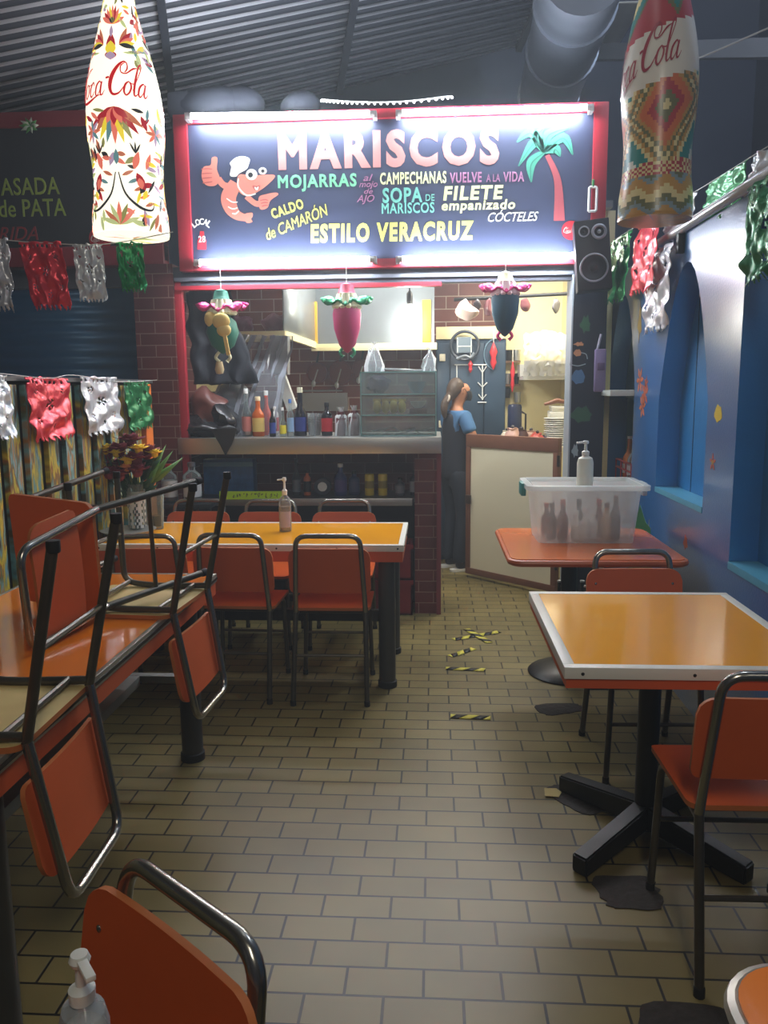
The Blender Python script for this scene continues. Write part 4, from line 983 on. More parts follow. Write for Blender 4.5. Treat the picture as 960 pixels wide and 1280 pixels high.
# red bottle crates on the floor
CRATE = plain('dull_red_crate', (128, 30, 38), .45)
def crate(label, loc, m, nb, bm_, wx=.30, wy=.24, h=.24):
    t = thing('bottle_crate', label, 'crate', loc)
    b = MB()
    for lo, hi in (((-wx/2, -wy/2, 0), (wx/2, -wy/2+.012, h)), ((-wx/2, wy/2-.012, 0), (wx/2, wy/2, h)), ((-wx/2, -wy/2, 0), (-wx/2+.012, wy/2, h)), ((wx/2-.012, -wy/2, 0), (wx/2, wy/2, h)), ((-wx/2, -wy/2, 0), (wx/2, wy/2, .012))): b.box(lo, hi)
    b.build('crate_body', m, t)
    b = MB(); b.box((-wx/2-.006, -wy/2-.006, h-.03), (wx/2+.006, -wy/2, h)); b.box((-.06, -wy/2-.004, h*.35), (.06, -wy/2, h*.6)); b.build('rim_panel', m, t)
    return [(loc[0]+(-wx/2+.05)+(wx-.1)*(k % 3)/2, loc[1]+(-.06 if k < 3 else .06), loc[2]+.014) for k in range(nb)]
s1 = crate('dull red bottle crate on the floor under the counter, bottom of two', (-.29, 5.34, 0), CRATE, 0, None)
s2 = crate('dull red bottle crate under the counter, stacked on the lower one', (-.29, 5.34, .243), CRATE, 6, None)
for p in s2: lathe_thing('bottle', 'dark bottle standing in the upper red crate', 'bottle', p, [('body', bprof(.03, .27, .4, .36), DKGLASS), ('cap', [(.013, .268), (.013, .278)], RC)], 'bottles in the red crate', 12)
s3 = crate('dark crate of beer bottles on the floor under the plastic box table', (.86, 4.52, 0), plain('dark_crate', (40, 36, 36)), 6, None, .36, .24, .20)
for p in s3: lathe_thing('bottle', 'dark beer bottle standing in the crate under the brown orange table', 'bottle', (p[0], p[1], p[2]+.13), [('body', bprof(.03, .25, .42, .36), mat('brown_beer_glass', (30, 30, 22), .1, coat=.3)), ('cap', [(.013, .248), (.013, .257)], plain('pale_cap', (170, 170, 160)))], 'beer bottles in the dark crate', 12)

# ------------------------------------------------------------------ inside the kitchen
def crumple(b, amp, sc, zmin=None):
    for v in b.bm.verts:
        v.co += Vector((noise.noise(v.co*sc), noise.noise(v.co*sc+Vector((5, 0, 0))), noise.noise(v.co*sc+Vector((0, 9, 0)))))*amp
        if zmin is not None: v.co.z = max(zmin, v.co.z)
# overhead steel cabinet with cream lip
p0, p1 = at(393, 432, 6.6), at(543, 375, 6.6)
t = thing('overhead_cabinet', 'steel overhead cabinet with cream lip above the kitchen counter', 'cabinet', (0, 0, 0))
b = MB(); b.box((p0.x, 6.6, p0.z), (p1.x, 7.25, p1.z+.12)); b.build('body', mat('brushed_cabinet_steel', (150, 160, 166), .3, .6, var=.12), t)
YP = plain('yellow_door_strip', (222, 170, 60), .45)
for px in (391, 533):
    q = at(px, 400, 6.58); b = MB(); b.box((q.x-.035, 6.57, p0.z+.015), (q.x+.035, 6.60, p1.z), 0, .004); b.build('yellow_strip', YP, t)
b = MB(); b.box((p0.x-.02, 6.56, p0.z-.045), (p1.x+.02, 6.60, p0.z+.01), 0, .004); b.build('lip', CREAM, t)
a0 = at(355, 418, 6.0); a1 = at(395, 432, 6.6)
b = MB(); b.obox((a0.x, a0.y, a0.z-.0), (a1.x, a1.y, a1.z), .03, .05); b.build('lip', CREAM, t)
b = MB()
for (x, y, z0, z1) in ((a0.x, 6.0, a0.z+.02, a0.z+.40),): b.quad([(a0.x, 6.0, a0.z+.02), (a1.x, 6.6, a1.z+.02), (a1.x, 6.6, a1.z+.45), (a0.x, 6.0, a0.z+.45)])
b.build('side_panel', mat('pale_steel_panel', (176, 184, 188), .35, .5), t, solid=.012)
l0 = at(252, 415, 6.0)
b = MB(); b.box((l0.x-.2, 5.98, a0.z-.025), (a0.x+.01, 6.01, a0.z+.025), 0, .003); b.build('lip', CREAM, t)
b = MB(); b.box((l0.x-.2, 6.0, a0.z-.02), (a0.x, 6.55, a0.z)); b.build('shelf_board', CREAM, t)
for k, (px, w_, h_, m_, lab) in enumerate(((296, .13, .15, plain('plum_bundle', (128, 80, 96), .35), 'plum coloured bundle in clear film on the high kitchen shelf'), (340, .10, .17, plain('pinkish_bundle', (170, 120, 128), .35), 'pinkish bundle in clear film on the high kitchen shelf, by the steel panel'))):
    q = at(px, 412, 6.15); b = MB(); b.ball((0, 0, h_*.5), 1, 0, 20, (w_, .12, h_*.55)); crumple(b, .04, 14, 0)
    o = b.build('bundle', m_); o.location = (q.x, 6.15+.15*k, a0.z+.004); tag(o, lab, 'bundle')
# grey column and white chute behind the plastic
t = thing('extractor_chute', 'white metal chute bending down behind the counter bottles', 'chute', (0, 0, 0))
q0, q1, q2 = at(350, 420, 5.85), at(350, 468, 5.85), at(366, 512, 5.85)
b = MB(); b.obox(q0, q1, .13, .10, 0, (0, 1, 0), .004); b.build('column', plain('grey_enamel', (150, 152, 150)), t)
b = MB(); b.obox(q1, q2, .075, .07, 0, (0, 1, 0), .004); b.build('spout', plain('white_enamel', (206, 206, 200)), t)
# a cooker under the sheet
q0, q1 = at(245, 540, 5.6), at(345, 470, 5.6)
t = thing('covered_grill', 'grey cooking machine covered by the draped plastic sheet', 'machine', ((q0.x+q1.x)/2, 5.6, CT)); hw = (q1.x-q0.x)/2
b = MB(); b.box((-hw, 0, 0), (hw, .3, .30), 0, .02); b.build('body', plain('dark_grey_machine', (84, 82, 80), .4, var=.3), t)
b = MB(); b.ball((-.02, .02, .28), .12, 0, 20, (1, 1, .7)); b.build('dome', plain('dull_dome', (110, 112, 110), .35), t)
# draped plastic sheet
q0, q1, q2, q3 = at(300, 418, 5.75), at(366, 420, 5.75), at(252, 546, 5.42), at(352, 546, 5.42)
def drape(u, v):
    top = q0*(1-u)+q1*u; bot = q2*(1-u)+q3*u; p = top*(1-v)+bot*v
    fold = (math.sin(u*34+v*5+2*noise.noise(Vector((u*5, v*3, 1))))*.012+math.sin(u*13+2+3*v)*.03*v)
    return p+Vector((.02*noise.noise(Vector((u*6, v*4, 0))), -.07*v-.04*math.sin(PI*v)+fold, .01*noise.noise(Vector((u*9, v*9, 3)))))
b = MB(); b.grid(46, 30, drape); o = b.build('plastic_sheet', SHEET); tag(o, 'clear wrinkled plastic sheet draped over the machine at the counter left', 'plastic sheet')
# dark garment hanging at the left of the hatch
q0, q1 = at(236, 480, 5.42), at(320, 362, 5.42); cx, w_, h_ = (q0.x+q1.x)/2, (q1.x-q0.x), q1.z-q0.z
b = MB(); ol = [(-.5, 1.0), (.18, 1.0), (.24, .7), (.30, .45), (.5, .0), (.2, .04), (-.1, -.04), (-.42, .0), (-.47, .5)]
def gar(u, v, s_): return (u*w_, s_*.07+.02*math.sin(u*22), v*h_)
def gx(v):  # left/right edges
    L_ = -.5+.06*(1-v); R_ = .5-.34*min(1, v*1.25); return L_, R_
for s_ in (0, 1): b.grid(24, 24, lambda u, v: (lambda LR: gar(LR[0]+(LR[1]-LR[0])*u, v, s_*math.sin(PI*u)**.5))(gx(v)))
crumple(b, .03, 9); o = b.build('hanging_garment', mat('black_cloth', (22, 26, 36), .7, var=.3), solid=.004); o.location = (cx, 5.42, q0.z); tag(o, 'dark garment hanging at the left side of the hatch', 'garment')
# dark plastic bag slumped on the counter, a corner over its edge
b = MB(); b.ball((0, 0, .045), 1, 0, 28, (.27, .16, .07)); b.ball((.16, 0, .1), 1, 0, 18, (.10, .1, .10)); crumple(b, .06, 11, .0)
b.prism([(.12, .06), (.30, .06), (.26, -.04), (.215, -.115), (.18, -.04)], lambda u, v, s_: (u, -.226-s_+.0, v), .012)
q = at(255, 546, SY+.2); o = b.build('plastic_bag', mat('black_plastic_film', (44, 42, 44), .25, var=.4, vscale=12)); o.location = (q.x, SY+.165, CT+.003); tag(o, 'black plastic bag slumped on the counter left end with a corner hanging over', 'bag')
b = MB(); b.ball((0, 0, .11), 1, 0, 20, (.12, .08, .12)); crumple(b, .05, 9, 0); q = at(268, 520, 5.55); o = b.build('meat_bag', plain('dull_red_bag', (120, 74, 66), .3, var=.3)); o.location = (q.x, 5.42, CT+.09); tag(o, 'dull reddish bag behind the black plastic bag on the counter', 'bag')

# pans hanging on the kitchen back wall
for k, (px, py, r) in enumerate(((396, 466, .10), (425, 466, .115), (452, 462, .10))):
    q = at(px, py, KB-.06); t = thing('frying_pan', ('copper brown pan hanging on the tiled back wall, left of three', 'copper brown pan hanging on the tiled back wall, middle of three', 'copper brown pan hanging on the tiled back wall beside the knotted bag')[k], 'pan', q)
    b = MB(); b.lathe([(.001, 0), (r*.9, 0), (r, .03), (r*.93, .03), (r*.85, .006), (.001, .006)], (0, .05, 0), 26, axis=(0, -1, 0)); b.build('pan', plain('brown_pan', (116, 56, 38), .3), t)
    b = MB(); b.tube([(0, .02, r*.9), (.02, .02, r+.09)], .009, 8); b.build('handle', BLACKM, t)
    b = MB(); b.tube([(.01, -.0, r*.3), (-.03, -.01, -r*.9)], .006, 6); b.ball((-.03, -.01, -r*.95), .02, 0, 10, (1, .4, 1.5)); b.build('ladle', SS, t)
q0, q1 = at(384, 514, KB-.05), at(424, 491, KB-.05)
t = thing('wall_rail', 'steel rail and splash plate on the kitchen back wall behind the liquor bottles', 'rail', ((q0.x+q1.x)/2, KB-.06, q0.z))
b = MB(); b.box((-.22, 0, 0), (.22, .05, q1.z-q0.z)); b.build('splash_plate', SS, t)
b = MB(); b.tube([(-.22, -.01, q1.z-q0.z+.02), (.18, -.01, q1.z-q0.z+.02)], .008, 8); b.build('rail', SS, t)
# rear worktop the pans stand over
t = thing('kitchen_worktop', 'steel worktop along the kitchen back wall', 'worktop', (-.62, 6.95, 0))
b = MB(); b.box((-1.2, -.3, .88), (.62, .34, .92)); b.build('worktop', SS, t); b = MB(); b.box((-1.2, -.28, 0), (.62, .34, .88)); b.build('base_unit', plain('grey_unit', (90, 92, 94)), t)

# blue locker with painted bracket drawing
q0, q1 = at(545, 425, 6.98), at(633, 425, 6.98)
t = thing('metal_locker', 'tall dark blue metal locker behind the person', 'locker', ((q0.x+q1.x)/2, 6.98, 0)); hw = (q1.x-q0.x)/2; Hh = q0.z
LOCK = mat('dark_blue_enamel', (44, 66, 86), .4, var=.12)
b = MB(); b.box((-hw, .02, 0), (hw, .14, Hh)); b.build('body', LOCK, t)
for k, (x0, x1) in enumerate(((-hw+.01, -hw+.115), (-hw+.125, hw*.36), (hw*.36+.01, hw-.01))):
    b = MB(); b.box((x0, 0, .05), (x1, .02, Hh-.03), 0, .005); d = b.build('door', LOCK, t)
def lk(px, py): p = at(px, py, 6.975); return (p.x-t.location.x, -.006, p.z)
PAINTW = plain('white_line_paint', (206, 212, 214))
b = MB()
for seg in ([(568, 456), (608, 456)], [(571, 456), (571, 492)], [(603, 457), (603, 500)], [(597, 503), (608, 503)], [(597, 478), (603, 484), (609, 478)], [(598, 493), (603, 499), (608, 493)], [(598, 458), (603, 466), (608, 458)]):
    b.tube([lk(*s_) for s_ in seg], .006, 6)
b.build('white_drawing', PAINTW, t)
b = MB()
for (px, py) in ((553, 447), (552, 530)): 
    x, y, z = lk(px, py); b.box((x-.025, -.012, z-.03), (x+.025, .0, z+.03), 0, .004)
b.build('catch', plain('cream_catch', (220, 214, 190)), t)
b = MB(); b.tube([lk(621+16*math.cos(2*PI*k/24), 443+20*math.sin(2*PI*k/24)) for k in range(7, 19)], .005, 6); b.build('ring_drawing', plain('pale_blue_line', (110, 140, 160)), t)
b = MB(); q = at(545, 418, 6.98); b.box((-hw, .0, Hh+.005), (hw, .14, at(590, 408, 6.98).z), 0, .005); o = b.build('cream_box', CREAM); o.location = (t.location.x, 6.98, 0); tag(o, 'long cream box lying on top of the blue locker', 'box')
t = thing('hanging_tray', 'round dark hoop with a pale gridded tray hung on the locker', 'tray', at(581, 432, 6.93))
b = MB(); b.tube([(.118*math.cos(2*PI*k/32), 0, .118*math.sin(2*PI*k/32)) for k in range(32)], .013, 8, closed=True); b.build('hoop', plain('dark_hoop', (40, 50, 62)), t)
b = MB(); b.box((-.07, -.01, -.06), (.06, .01, .07), 0, .004); tr_ = b.build('tray', plain('grey_blue_tray', (110, 126, 138), .35), t)
b = MB(); b.box((-.065, -.014, -.01), (.055, -.010, -.002)); b.box((-.065, -.014, -.058), (-.058, -.010, .066)); b.box((.05, -.014, -.058), (.057, -.010, .066)); b.build('grid', PAINTW, tr_)
b = MB(); b.tube(smooth([(-.07, -.01, -.11), (0, -.012, -.085), (.05, -.01, -.1), (.08, -.012, -.06)], 6), .012, 6); b.build('lower_scroll', plain('scroll_grey', (120, 130, 140)), t)
REDTHING = plain('red_ornament', (206, 44, 54), .4)
def red_orn(px, y0, y1, Y, r, lab):
    p = at(px, y0, Y); h = p.z-at(px, y1, Y).z; t = thing('red_ornament', lab, 'ornament', p)
    b = MB(); b.lathe([(.004, 0), (r*.5, -h*.15), (r, -h*.35), (r*.55, -h*.55), (r*.8, -h*.75), (.003, -h)], (0, 0, 0), 12); b.build('tassel', REDTHING, t)
    b = MB(); b.tube([(0, 0, 0), (0, 0, .1)], .003, 6); b.build('thread', WHITE, t)
red_orn(617, 428, 462, 6.945, .035, 'large red ornament hanging in front of the locker right side'); red_orn(588, 450, 466, 6.955, .022, 'small red ornament below the round hoop'); red_orn(641, 452, 490, 7.03, .022, 'slim red ornament hanging against the cream wall')
# upper clutter in front of the cream wall
q = at(584, 388, 6.3); b = MB(); b.ball((0, 0, 0), 1, 0, 16, (.085, .06, .075)); crumple(b, .04, 12); b.tube([(0, 0, .05), (0, 0, at(640, 375, 6.3).z+.012-q.z)], .006, 6); o = b.build('paper_bag', plain('pinkish_white_bag', (214, 190, 182), .5)); o.location = q; tag(o, 'pale pinkish bag hung above the round hoop', 'bag')
t = thing('overhead_rail', 'dark rail with hanging bits across the kitchen right side', 'rail', at(640, 375, 6.3))
b = MB(); b.tube([(-.44, 0, .01), (.42, 0, .04)], .014, 8); b.build('rail', BLACKM, t)
for k, (x, h, m_) in enumerate(((-.26, .10, 'dark_bit'), (-.18, .13, 'wine_bit'), (-.08, .08, 'grey_bit'), (.02, .12, 'dark_bit'), (.10, .09, 'wine_bit'), (.33, .11, 'grey_bit'))):
    b = MB(); b.ball((x, 0, .02-h*.6), 1, 0, 12, (.03, .02, h*.5)); crumple(b, .02, 20); b.build('hanging_bit', plain(m_, {'dark_bit': (50, 44, 50), 'wine_bit': (120, 70, 76), 'grey_bit': (110, 108, 112)}[m_]), t)
# small wall cupboard of cream wood + mug rack
t = thing('wall_rack', 'narrow rack of dark mugs and tools on the cream wall beside the locker', 'rack', at(640, 480, 7.05))
b = MB(); b.box((-.07, 0, -.02), (.07, .06, .0)); b.box((-.07, 0, .18), (.07, .06, .2)); b.build('rack_shelf', plain('brown_rack', (110, 84, 60)), t)
for x, z, m_ in ((-.04, .0, SS), (.03, .0, BLACKM), (-.03, .2, BLACKM), (.04, .2, SS), (-.04, -.12, BLACKM), (.05, -.16, SS)):
    b = MB(); b.lathe([(.026, 0), (.032, .09), (.028, .09), (.02, .005)], (x, .02, z), 12, cap=False); b.build('mug', m_, t)
q0, q1 = at(523+120, 540, 6.7), at(655, 485, 6.7)
t = thing('thermos_jug', 'tall dark blue jug standing on the right kitchen counter', 'jug', (q0.x, 6.7, 1.05))
b = MB(); b.lathe([(.055, 0), (.058, .01), (.058, .30), (.05, .32), (.001, .325)], (0, 0, 0), 18); b.build('body', plain('ink_blue_jug', (34, 44, 74), .3), t)
b = MB(); b.tube([(.056, 0, .26), (.09, 0, .24), (.09, 0, .10), (.056, 0, .08)], .008, 8); b.build('handle', BLACK, t)
# shelf with plastic wrapped glasses
q0, q1 = at(659, 470, 6.6), at(714, 470, 6.6)
t = thing('glass_rack', 'wall shelf of glasses wrapped in white plastic on the cream wall', 'shelf', ((q0.x+q1.x)/2, 6.6, q0.z)); hw = (q1.x-q0.x)/2+.03
b = MB(); b.box((-hw, 0, -.03), (hw, .3, 0)); b.build('shelf_board', plain('pale_shelf', (196, 198, 196)), t)
b = MB(); b.box((-hw, .28, -.0), (hw, .5, .1)); b.build('wall_bracket', plain('pale_bracket', (170, 170, 166)), t)
for i in range(6):
    for j in range(2):
        b = MB(); b.lathe([(.022, .0), (.03, .12), (.027, .12), (.018, .006)], (-hw+.05+i*(2*hw-.1)/5, .06+.12*j, .004), 10, cap=False); b.build('glass', CLEARP, t)
b = MB()
def wrap(u, v):
    a = -PI*.1+u*PI*1.2; x = -hw*1.02+2*hw*1.02*u
    return (x+.015*noise.noise(Vector((u*9, v*9, 0))), -.02-.05*math.sin(PI*v)+.02*noise.noise(Vector((u*14, v*12, 4))), .0+.36*v*(1-.25*abs(u-.4))+.02*noise.noise(Vector((u*12, v*3, 9))))
b.grid(26, 18, wrap); b.build('plastic_wrap', glassy('white_wrinkled_plastic', (240, 240, 240), .5, .2), t)
# right kitchen counter and its clutter
t = thing('kitchen_counter', 'pale counter along the cream wall stacked with plates', 'counter', (.85, 6.70, 0))
b = MB(); b.box((-.22, -.42, 1.01), (.24, .25, 1.05), 0, .004); b.build('worktop', plain('cream_worktop', (206, 198, 170)), t); b = MB(); b.box((-.20, -.38, 0), (.24, .25, 1.01)); b.build('base_unit', CREAM, t)
qx = at(696, 520, 6.45).x
for k in range(13):
    o = MB(); o.lathe([(.001, 0), (.05, 0), (.095, .014), (.10, .017), (.096, .02), (.05, .006), (.001, .006)], (0, 0, 0), 24, cap=False); o = o.build('plate', plain('white_plate', (222, 222, 218), .25)); o.location = (qx+.004*math.sin(k*2), 6.45, 1.051+.0165*k); tag(o, 'white plate in the tall stack by the mural pillar', 'plate', 'stacked white plates')
b = MB(); b.box((-.08, -.06, 0), (.08, .06, .05), 0, .01); b.box((-.06, -.05, .05), (.07, .05, .09), 0, .01); crumple(b, .012, 14, 0); o = b.build('folded_cloths', plain('white_cloth_pile', (214, 214, 206))); o.location = (qx+.01, 6.45, 1.051+.0165*13+.004); tag(o, 'folded pale cloths on top of the plate stack', 'cloth')
o = MB(); o.tube([(-.1, 0, 0), (.0, 0, .03), (.1, 0, .01)], [.012, .022, .01], 10); o = o.build('brown_ladle', plain('brown_wood', (120, 76, 50))); o.location = (qx, 6.45, 1.051+.0165*13+.108); tag(o, 'brown wooden piece leaning above the plate stack', 'utensil')
for x, y, s_, m_, lab, nm in ((652, 6.42, .055, (70, 40, 34), 'dark brown pot beside the plate stack', 'pot'), (664, 6.5, .05, (186, 150, 130), 'pink striped jar next to the dark brown pot', 'jar'), (672, 6.36, .045, (176, 70, 60), 'red and white packet pile before the plates', 'packet'), (641, 6.40, .06, (214, 176, 166), 'pinkish white bundle at the counter front edge', 'bundle'), (634, 6.52, .05, (220, 214, 196), 'cream tub at the left end of the right counter', 'tub'), (680, 6.40, .032, (50, 50, 110), 'blue purple can standing before the plates', 'can')):
    X_ = at(x, 530, y).x; t = thing(nm, lab, nm, (X_, y, 1.051))
    b = MB(); b.lathe([(s_*.8, 0), (s_, s_*.5), (s_, s_*1.6), (s_*.7, s_*2.1), (s_*.75, s_*2.3), (.001, s_*2.3)], (0, 0, 0), 16); 
    if nm in ('bundle', 'packet'): crumple(b, .02, 22, 0)
    b.build('body', plain(nm+'_paint', m_), t)
    b = MB(); b.ball((0, 0, s_*2.45), s_*.3, 0, 10); b.build('lid_knob', plain('dark_knob', (50, 44, 44)), t)
# hanging bulb
t = thing('hanging_bulb', 'bare lit bulb hanging on a cord in the kitchen', 'light', at(512, 372, 6.05))
q = t.location
b = MB(); b.tube([(0, 0, .02), (0, 0, 2.61-q.z)], .005, 8); b.build('cord', BLACK, t)
b = MB(); b.lathe([(.018, -.05), (.022, -.03), (.022, .03), (.008, .05)], (0, 0, 0), 14); b.build('socket', plain('dark_socket', (70, 70, 70)), t)
b = MB(); b.lathe([(.016, -.05), (.022, -.075), (.05, -.12), (.058, -.155), (.05, -.195), (.025, -.222), (.001, -.226)], (0, 0, 0), 20, cap=False)
bm_ = bpy.data.materials.new('lit_bulb_glass'); bm_.use_nodes = True; bs = bm_.node_tree.nodes['Principled BSDF']; bs.inputs['Emission Color'].default_value = (1, .97, .88, 1); bs.inputs['Emission Strength'].default_value = BULB_POWER; b.build('bulb', bm_, t)

# half door of the stall
A, B = Vector((.27, 6.36, 0)), Vector((.895, 5.735, 0)); t = thing('half_door', 'cream half door in a brown wooden frame, standing ajar', 'door', A, math.atan2(B.y-A.y, B.x-A.x)); Lw = (B-A).length
WOOD = mat('brown_door_wood', (112, 72, 52), .5, var=.2, vscale=14)
b = MB(); b.box((.04, -.012, .08), (Lw-.04, .012, 1.05)); b.build('panel', mat('cream_panel', (218, 212, 186), .5, var=.07, vscale=2), t)
for lo, hi in (((0, -.022, 1.05), (Lw, .022, 1.15)), ((0, -.022, .03), (Lw, .022, .08)), ((0, -.022, .08), (.045, .022, 1.05)), ((Lw-.045, -.022, .08), (Lw, .022, 1.05))):
    b = MB(); b.box(lo, hi, 0, .004); b.build('frame', WOOD, t)
b = MB(); b.box((.01, -.04, .60), (.06, -.02, .67), 0, .004); b.build('latch', plain('dark_latch', (50, 36, 30)), t)
for z in (.2, .95):
    b = MB(); b.tube([(Lw, -.015, z), (Lw, -.015, z+.08)], .012, 8); b.build('hinge', BLACKM, t)
# stock bottles in the niche on the right
RK = plain('red_wire', (150, 36, 44), .4)
t = thing('bottle_rack', 'red wire rack in the wall niche behind the plastic box', 'rack', (WX+.09, 5.10, .90))
for z in (.0, .09, .14):
    b = MB(); b.tube([(-.09, -.17, z), (.08, -.17, z), (.08, .24, z), (-.09, .24, z)], .006, 8, closed=True); b.build('wire_loop', RK, t)
for y in (-.17, -.03, .1, .24):
    b = MB(); b.tube([(-.09, y, .14), (-.09, y, 0), (.08, y, 0)], .005, 6); b.build('wire_rib', RK, t)
for x in (-.08, .07):
    for y in (-.16, .23):
        b = MB(); b.tube([(x, y, -.275), (x, y, 0)], .006, 6); b.build('leg', RK, t)
for k, (y, m_, lab) in enumerate(((5.02, CLEAR, 'clear bottle with dark cap in the red wire rack, nearest'), (5.12, CLEARP, 'clear bottle in the red wire rack, middle of three'), (5.24, plain('orange_drink', (196, 120, 70), .2), 'orange drink bottle in the red wire rack, furthest in'))):
    lathe_thing('bottle', lab, 'bottle', (WX+.06, y, .908), [('body', bprof(.04, .27, .4, .36), m_), ('cap', [(.016, .268), (.016, .285)], BC if k == 0 else WC), ('liquid', [(.034, .01), (.034, .10), (.001, .101)], plain('reddish_drink', (150, 60, 66), .2)), ('label_band', [(.0408, .05), (.0408, .11)], plain('niche_label', (200, 196, 196)))])
t = thing('niche_shelf', 'white shelf board across the far wall niche', 'shelf', (WX+.02, 5.28, 1.452))
b = MB(); b.box((-.16, -.34, 0), (.10, .36, .035), 0, .004); b.build('shelf_board', plain('white_green_board', (206, 216, 212), .4), t)
b = MB(); b.box((-.15, .33, -.14), (-.05, .36, 0)); b.build('bracket', BLACKM, t)
o = MB(); o.box((-.06, 0, 0), (.06, .05, .30), 0, .006); o = o.build('paper_stack', plain('pale_papers', (186, 176, 164), var=.3, vscale=20)); o.location = (WX+.16, 5.30, 1.06); 
o.location.z = .908-.28; o.scale.z = 2.6; tag(o, 'pale papers standing behind the bottles in the wall niche', 'papers')
p = at(750, 500, SY-.06); t = thing('wall_dispenser', 'lilac plastic dispenser fixed on the mural pillar', 'dispenser', (p.x, SY-.05, at(750, 490, SY-.05).z))
LIL = plain('lilac_plastic', (126, 112, 150), .45); h = at(750, 436, SY-.05).z-t.location.z
b = MB(); b.box((-.035, 0, 0), (.035, .045, h), 0, .012); b.build('body', LIL, t)
b = MB(); b.box((-.022, -.008, h*.5), (.024, .002, h*.68), 0, .003); b.build('dark_window', plain('plum_window', (90, 70, 104)), t)
b = MB(); b.tube([(-.02, .02, h-.005), (.0, .02, h+.09)], .008, 8); b.build('stem', plain('pale_lilac', (170, 168, 186)), t)

# ------------------------------------------------------------------ hanging dolls with ruffled brims
def doll(label, px, ytop, ybot, Y, crown, band, brim, body, shape):
    top = at(px, ytop, Y); H = top.z-at(px, ybot, Y).z; wv = (at(px+23, ytop, Y).x-at(px, ytop, Y).x)
    t = thing('paper_doll', label, 'decoration', (top.x, Y, top.z))
    b = MB(); b.lathe([(.004, 0), (wv*.34, -H*.03), (wv*.45, -H*.14), (wv*.5, -H*.15)], (0, 0, 0), 20); b.build('hat_crown', crown, t)
    b = MB(); n = 40; P = [(wv*.5, -H*.15), (wv*.58, -H*.22), (wv*.78, -H*.33), (wv*.72, -H*.36)]
    b.lathe(P, (0, 0, 0), n, cap=False)
    for v in b.bm.verts:
        a = math.atan2(v.co.y, v.co.x); v.co.x *= 1+.08*math.sin(a*13); v.co.y *= 1+.08*math.sin(a*13)
    b.build('hat_band', band, t)
    z0 = -H*.27
    b = MB()
    def br(u, v):
        a = 2*PI*u; r = wv*(.5+.85*v)*(1+.10*math.sin(a*7)*v); rz = .5
        return (r*math.cos(a), r*rz*math.sin(a), z0+.016*math.sin(a*9)*v+.012*math.cos(2*a)*v+.02*math.sin(PI*v))
    b.grid(60, 6, br); b.build('hat_brim', brim, t, solid=.014)
    b = MB()
    if shape == 0: b.lathe([(wv*.70, -H*.33), (wv*.78, -H*.42), (wv*.72, -H*.62), (wv*.45, -H*.84), (wv*.15, -H*.93), (.004, -H*.95)], (0, 0, 0), 22)
    else: b.lathe([(wv*.30, -H*.34), (wv*.75, -H*.45), (wv*.88, -H*.6), (wv*.62, -H*.78), (wv*.15, -H*.88), (.004, -H*.9)], (0, 0, 0), 22)
    b.build('body', body, t)
    for sx in (-1, 1):
        b = MB(); b.tube(smooth([(sx*wv*.2, 0, -H*.86), (sx*wv*.40, -.01, -H*.94), (sx*wv*.22, -.01, -H)], 5), [.010]*10+[.014], 8); b.build('leg', band if shape else brim, t)
    b = MB(); b.tube([(0, 0, -.0), (0, 0, sz0+.01-top.z), (0, FY-.02-Y, sz0+.03-top.z)], .0025, 6); b.build('thread', WHITE, t)
    return t, wv, H
foil_p = mat('pink_foil', (226, 60, 130), .22, .35, bump=.6, bscale=70); foil_g = mat('green_foil', (60, 160, 110), .22, .4, bump=.6, bscale=70)
PAPW = plain('pale_straw_paper', (226, 224, 186), .6); GRNP = plain('deep_green_felt', (24, 104, 84), .6); TEALP = plain('dark_teal_felt', (30, 76, 96), .6); PNKP = plain('magenta_felt', (186, 56, 110), .55); REDP = plain('red_paper', (200, 54, 84), .5)
YD = SY-.15
t, wv, H = doll('hanging paper doll with green hat, pink brim and a little yellow guitar', 276, 361, 452, YD, GRNP, PAPW, foil_p, GRNP, 1)
YEL = plain('straw_yellow', (214, 184, 104), .55)
b = MB(); b.ball((.02, -.10, -H*.46), 1, 0, 18, (.055, .02, .05)); b.ball((.035, -.10, -H*.58), 1, 0, 18, (.045, .02, .04)); b.obox((.035, -.105, -H*.58), (.06, -.105, -H*.92), .022, .014, 0, (0, 1, 0)); b.ball((-.055, -.06, -H*.42), 1, 0, 14, (.04, .03, .05)); b.build('guitar', YEL, t)
b = MB(); b.lathe([(.02, 0), (.03, -.05), (.022, -.075), (.001, -.08)], (-.02, -.03, -H*1.0), 12); b.ball((-.02, -.03, -H*1.0-.03), .02); b.build('bell', plain('brassy', (200, 180, 140), .35, metal=.3), t)
doll('hanging paper doll with red hat, green brim and magenta body', 433, 353, 446, YD, REDP, PAPW, foil_g, PNKP, 0)
doll('hanging paper doll with white hat, pink brim and dark teal body', 632, 339, 425, YD, PAPW, plain('pinkish_paper', (232, 196, 200), .5), foil_p, TEALP, 0)

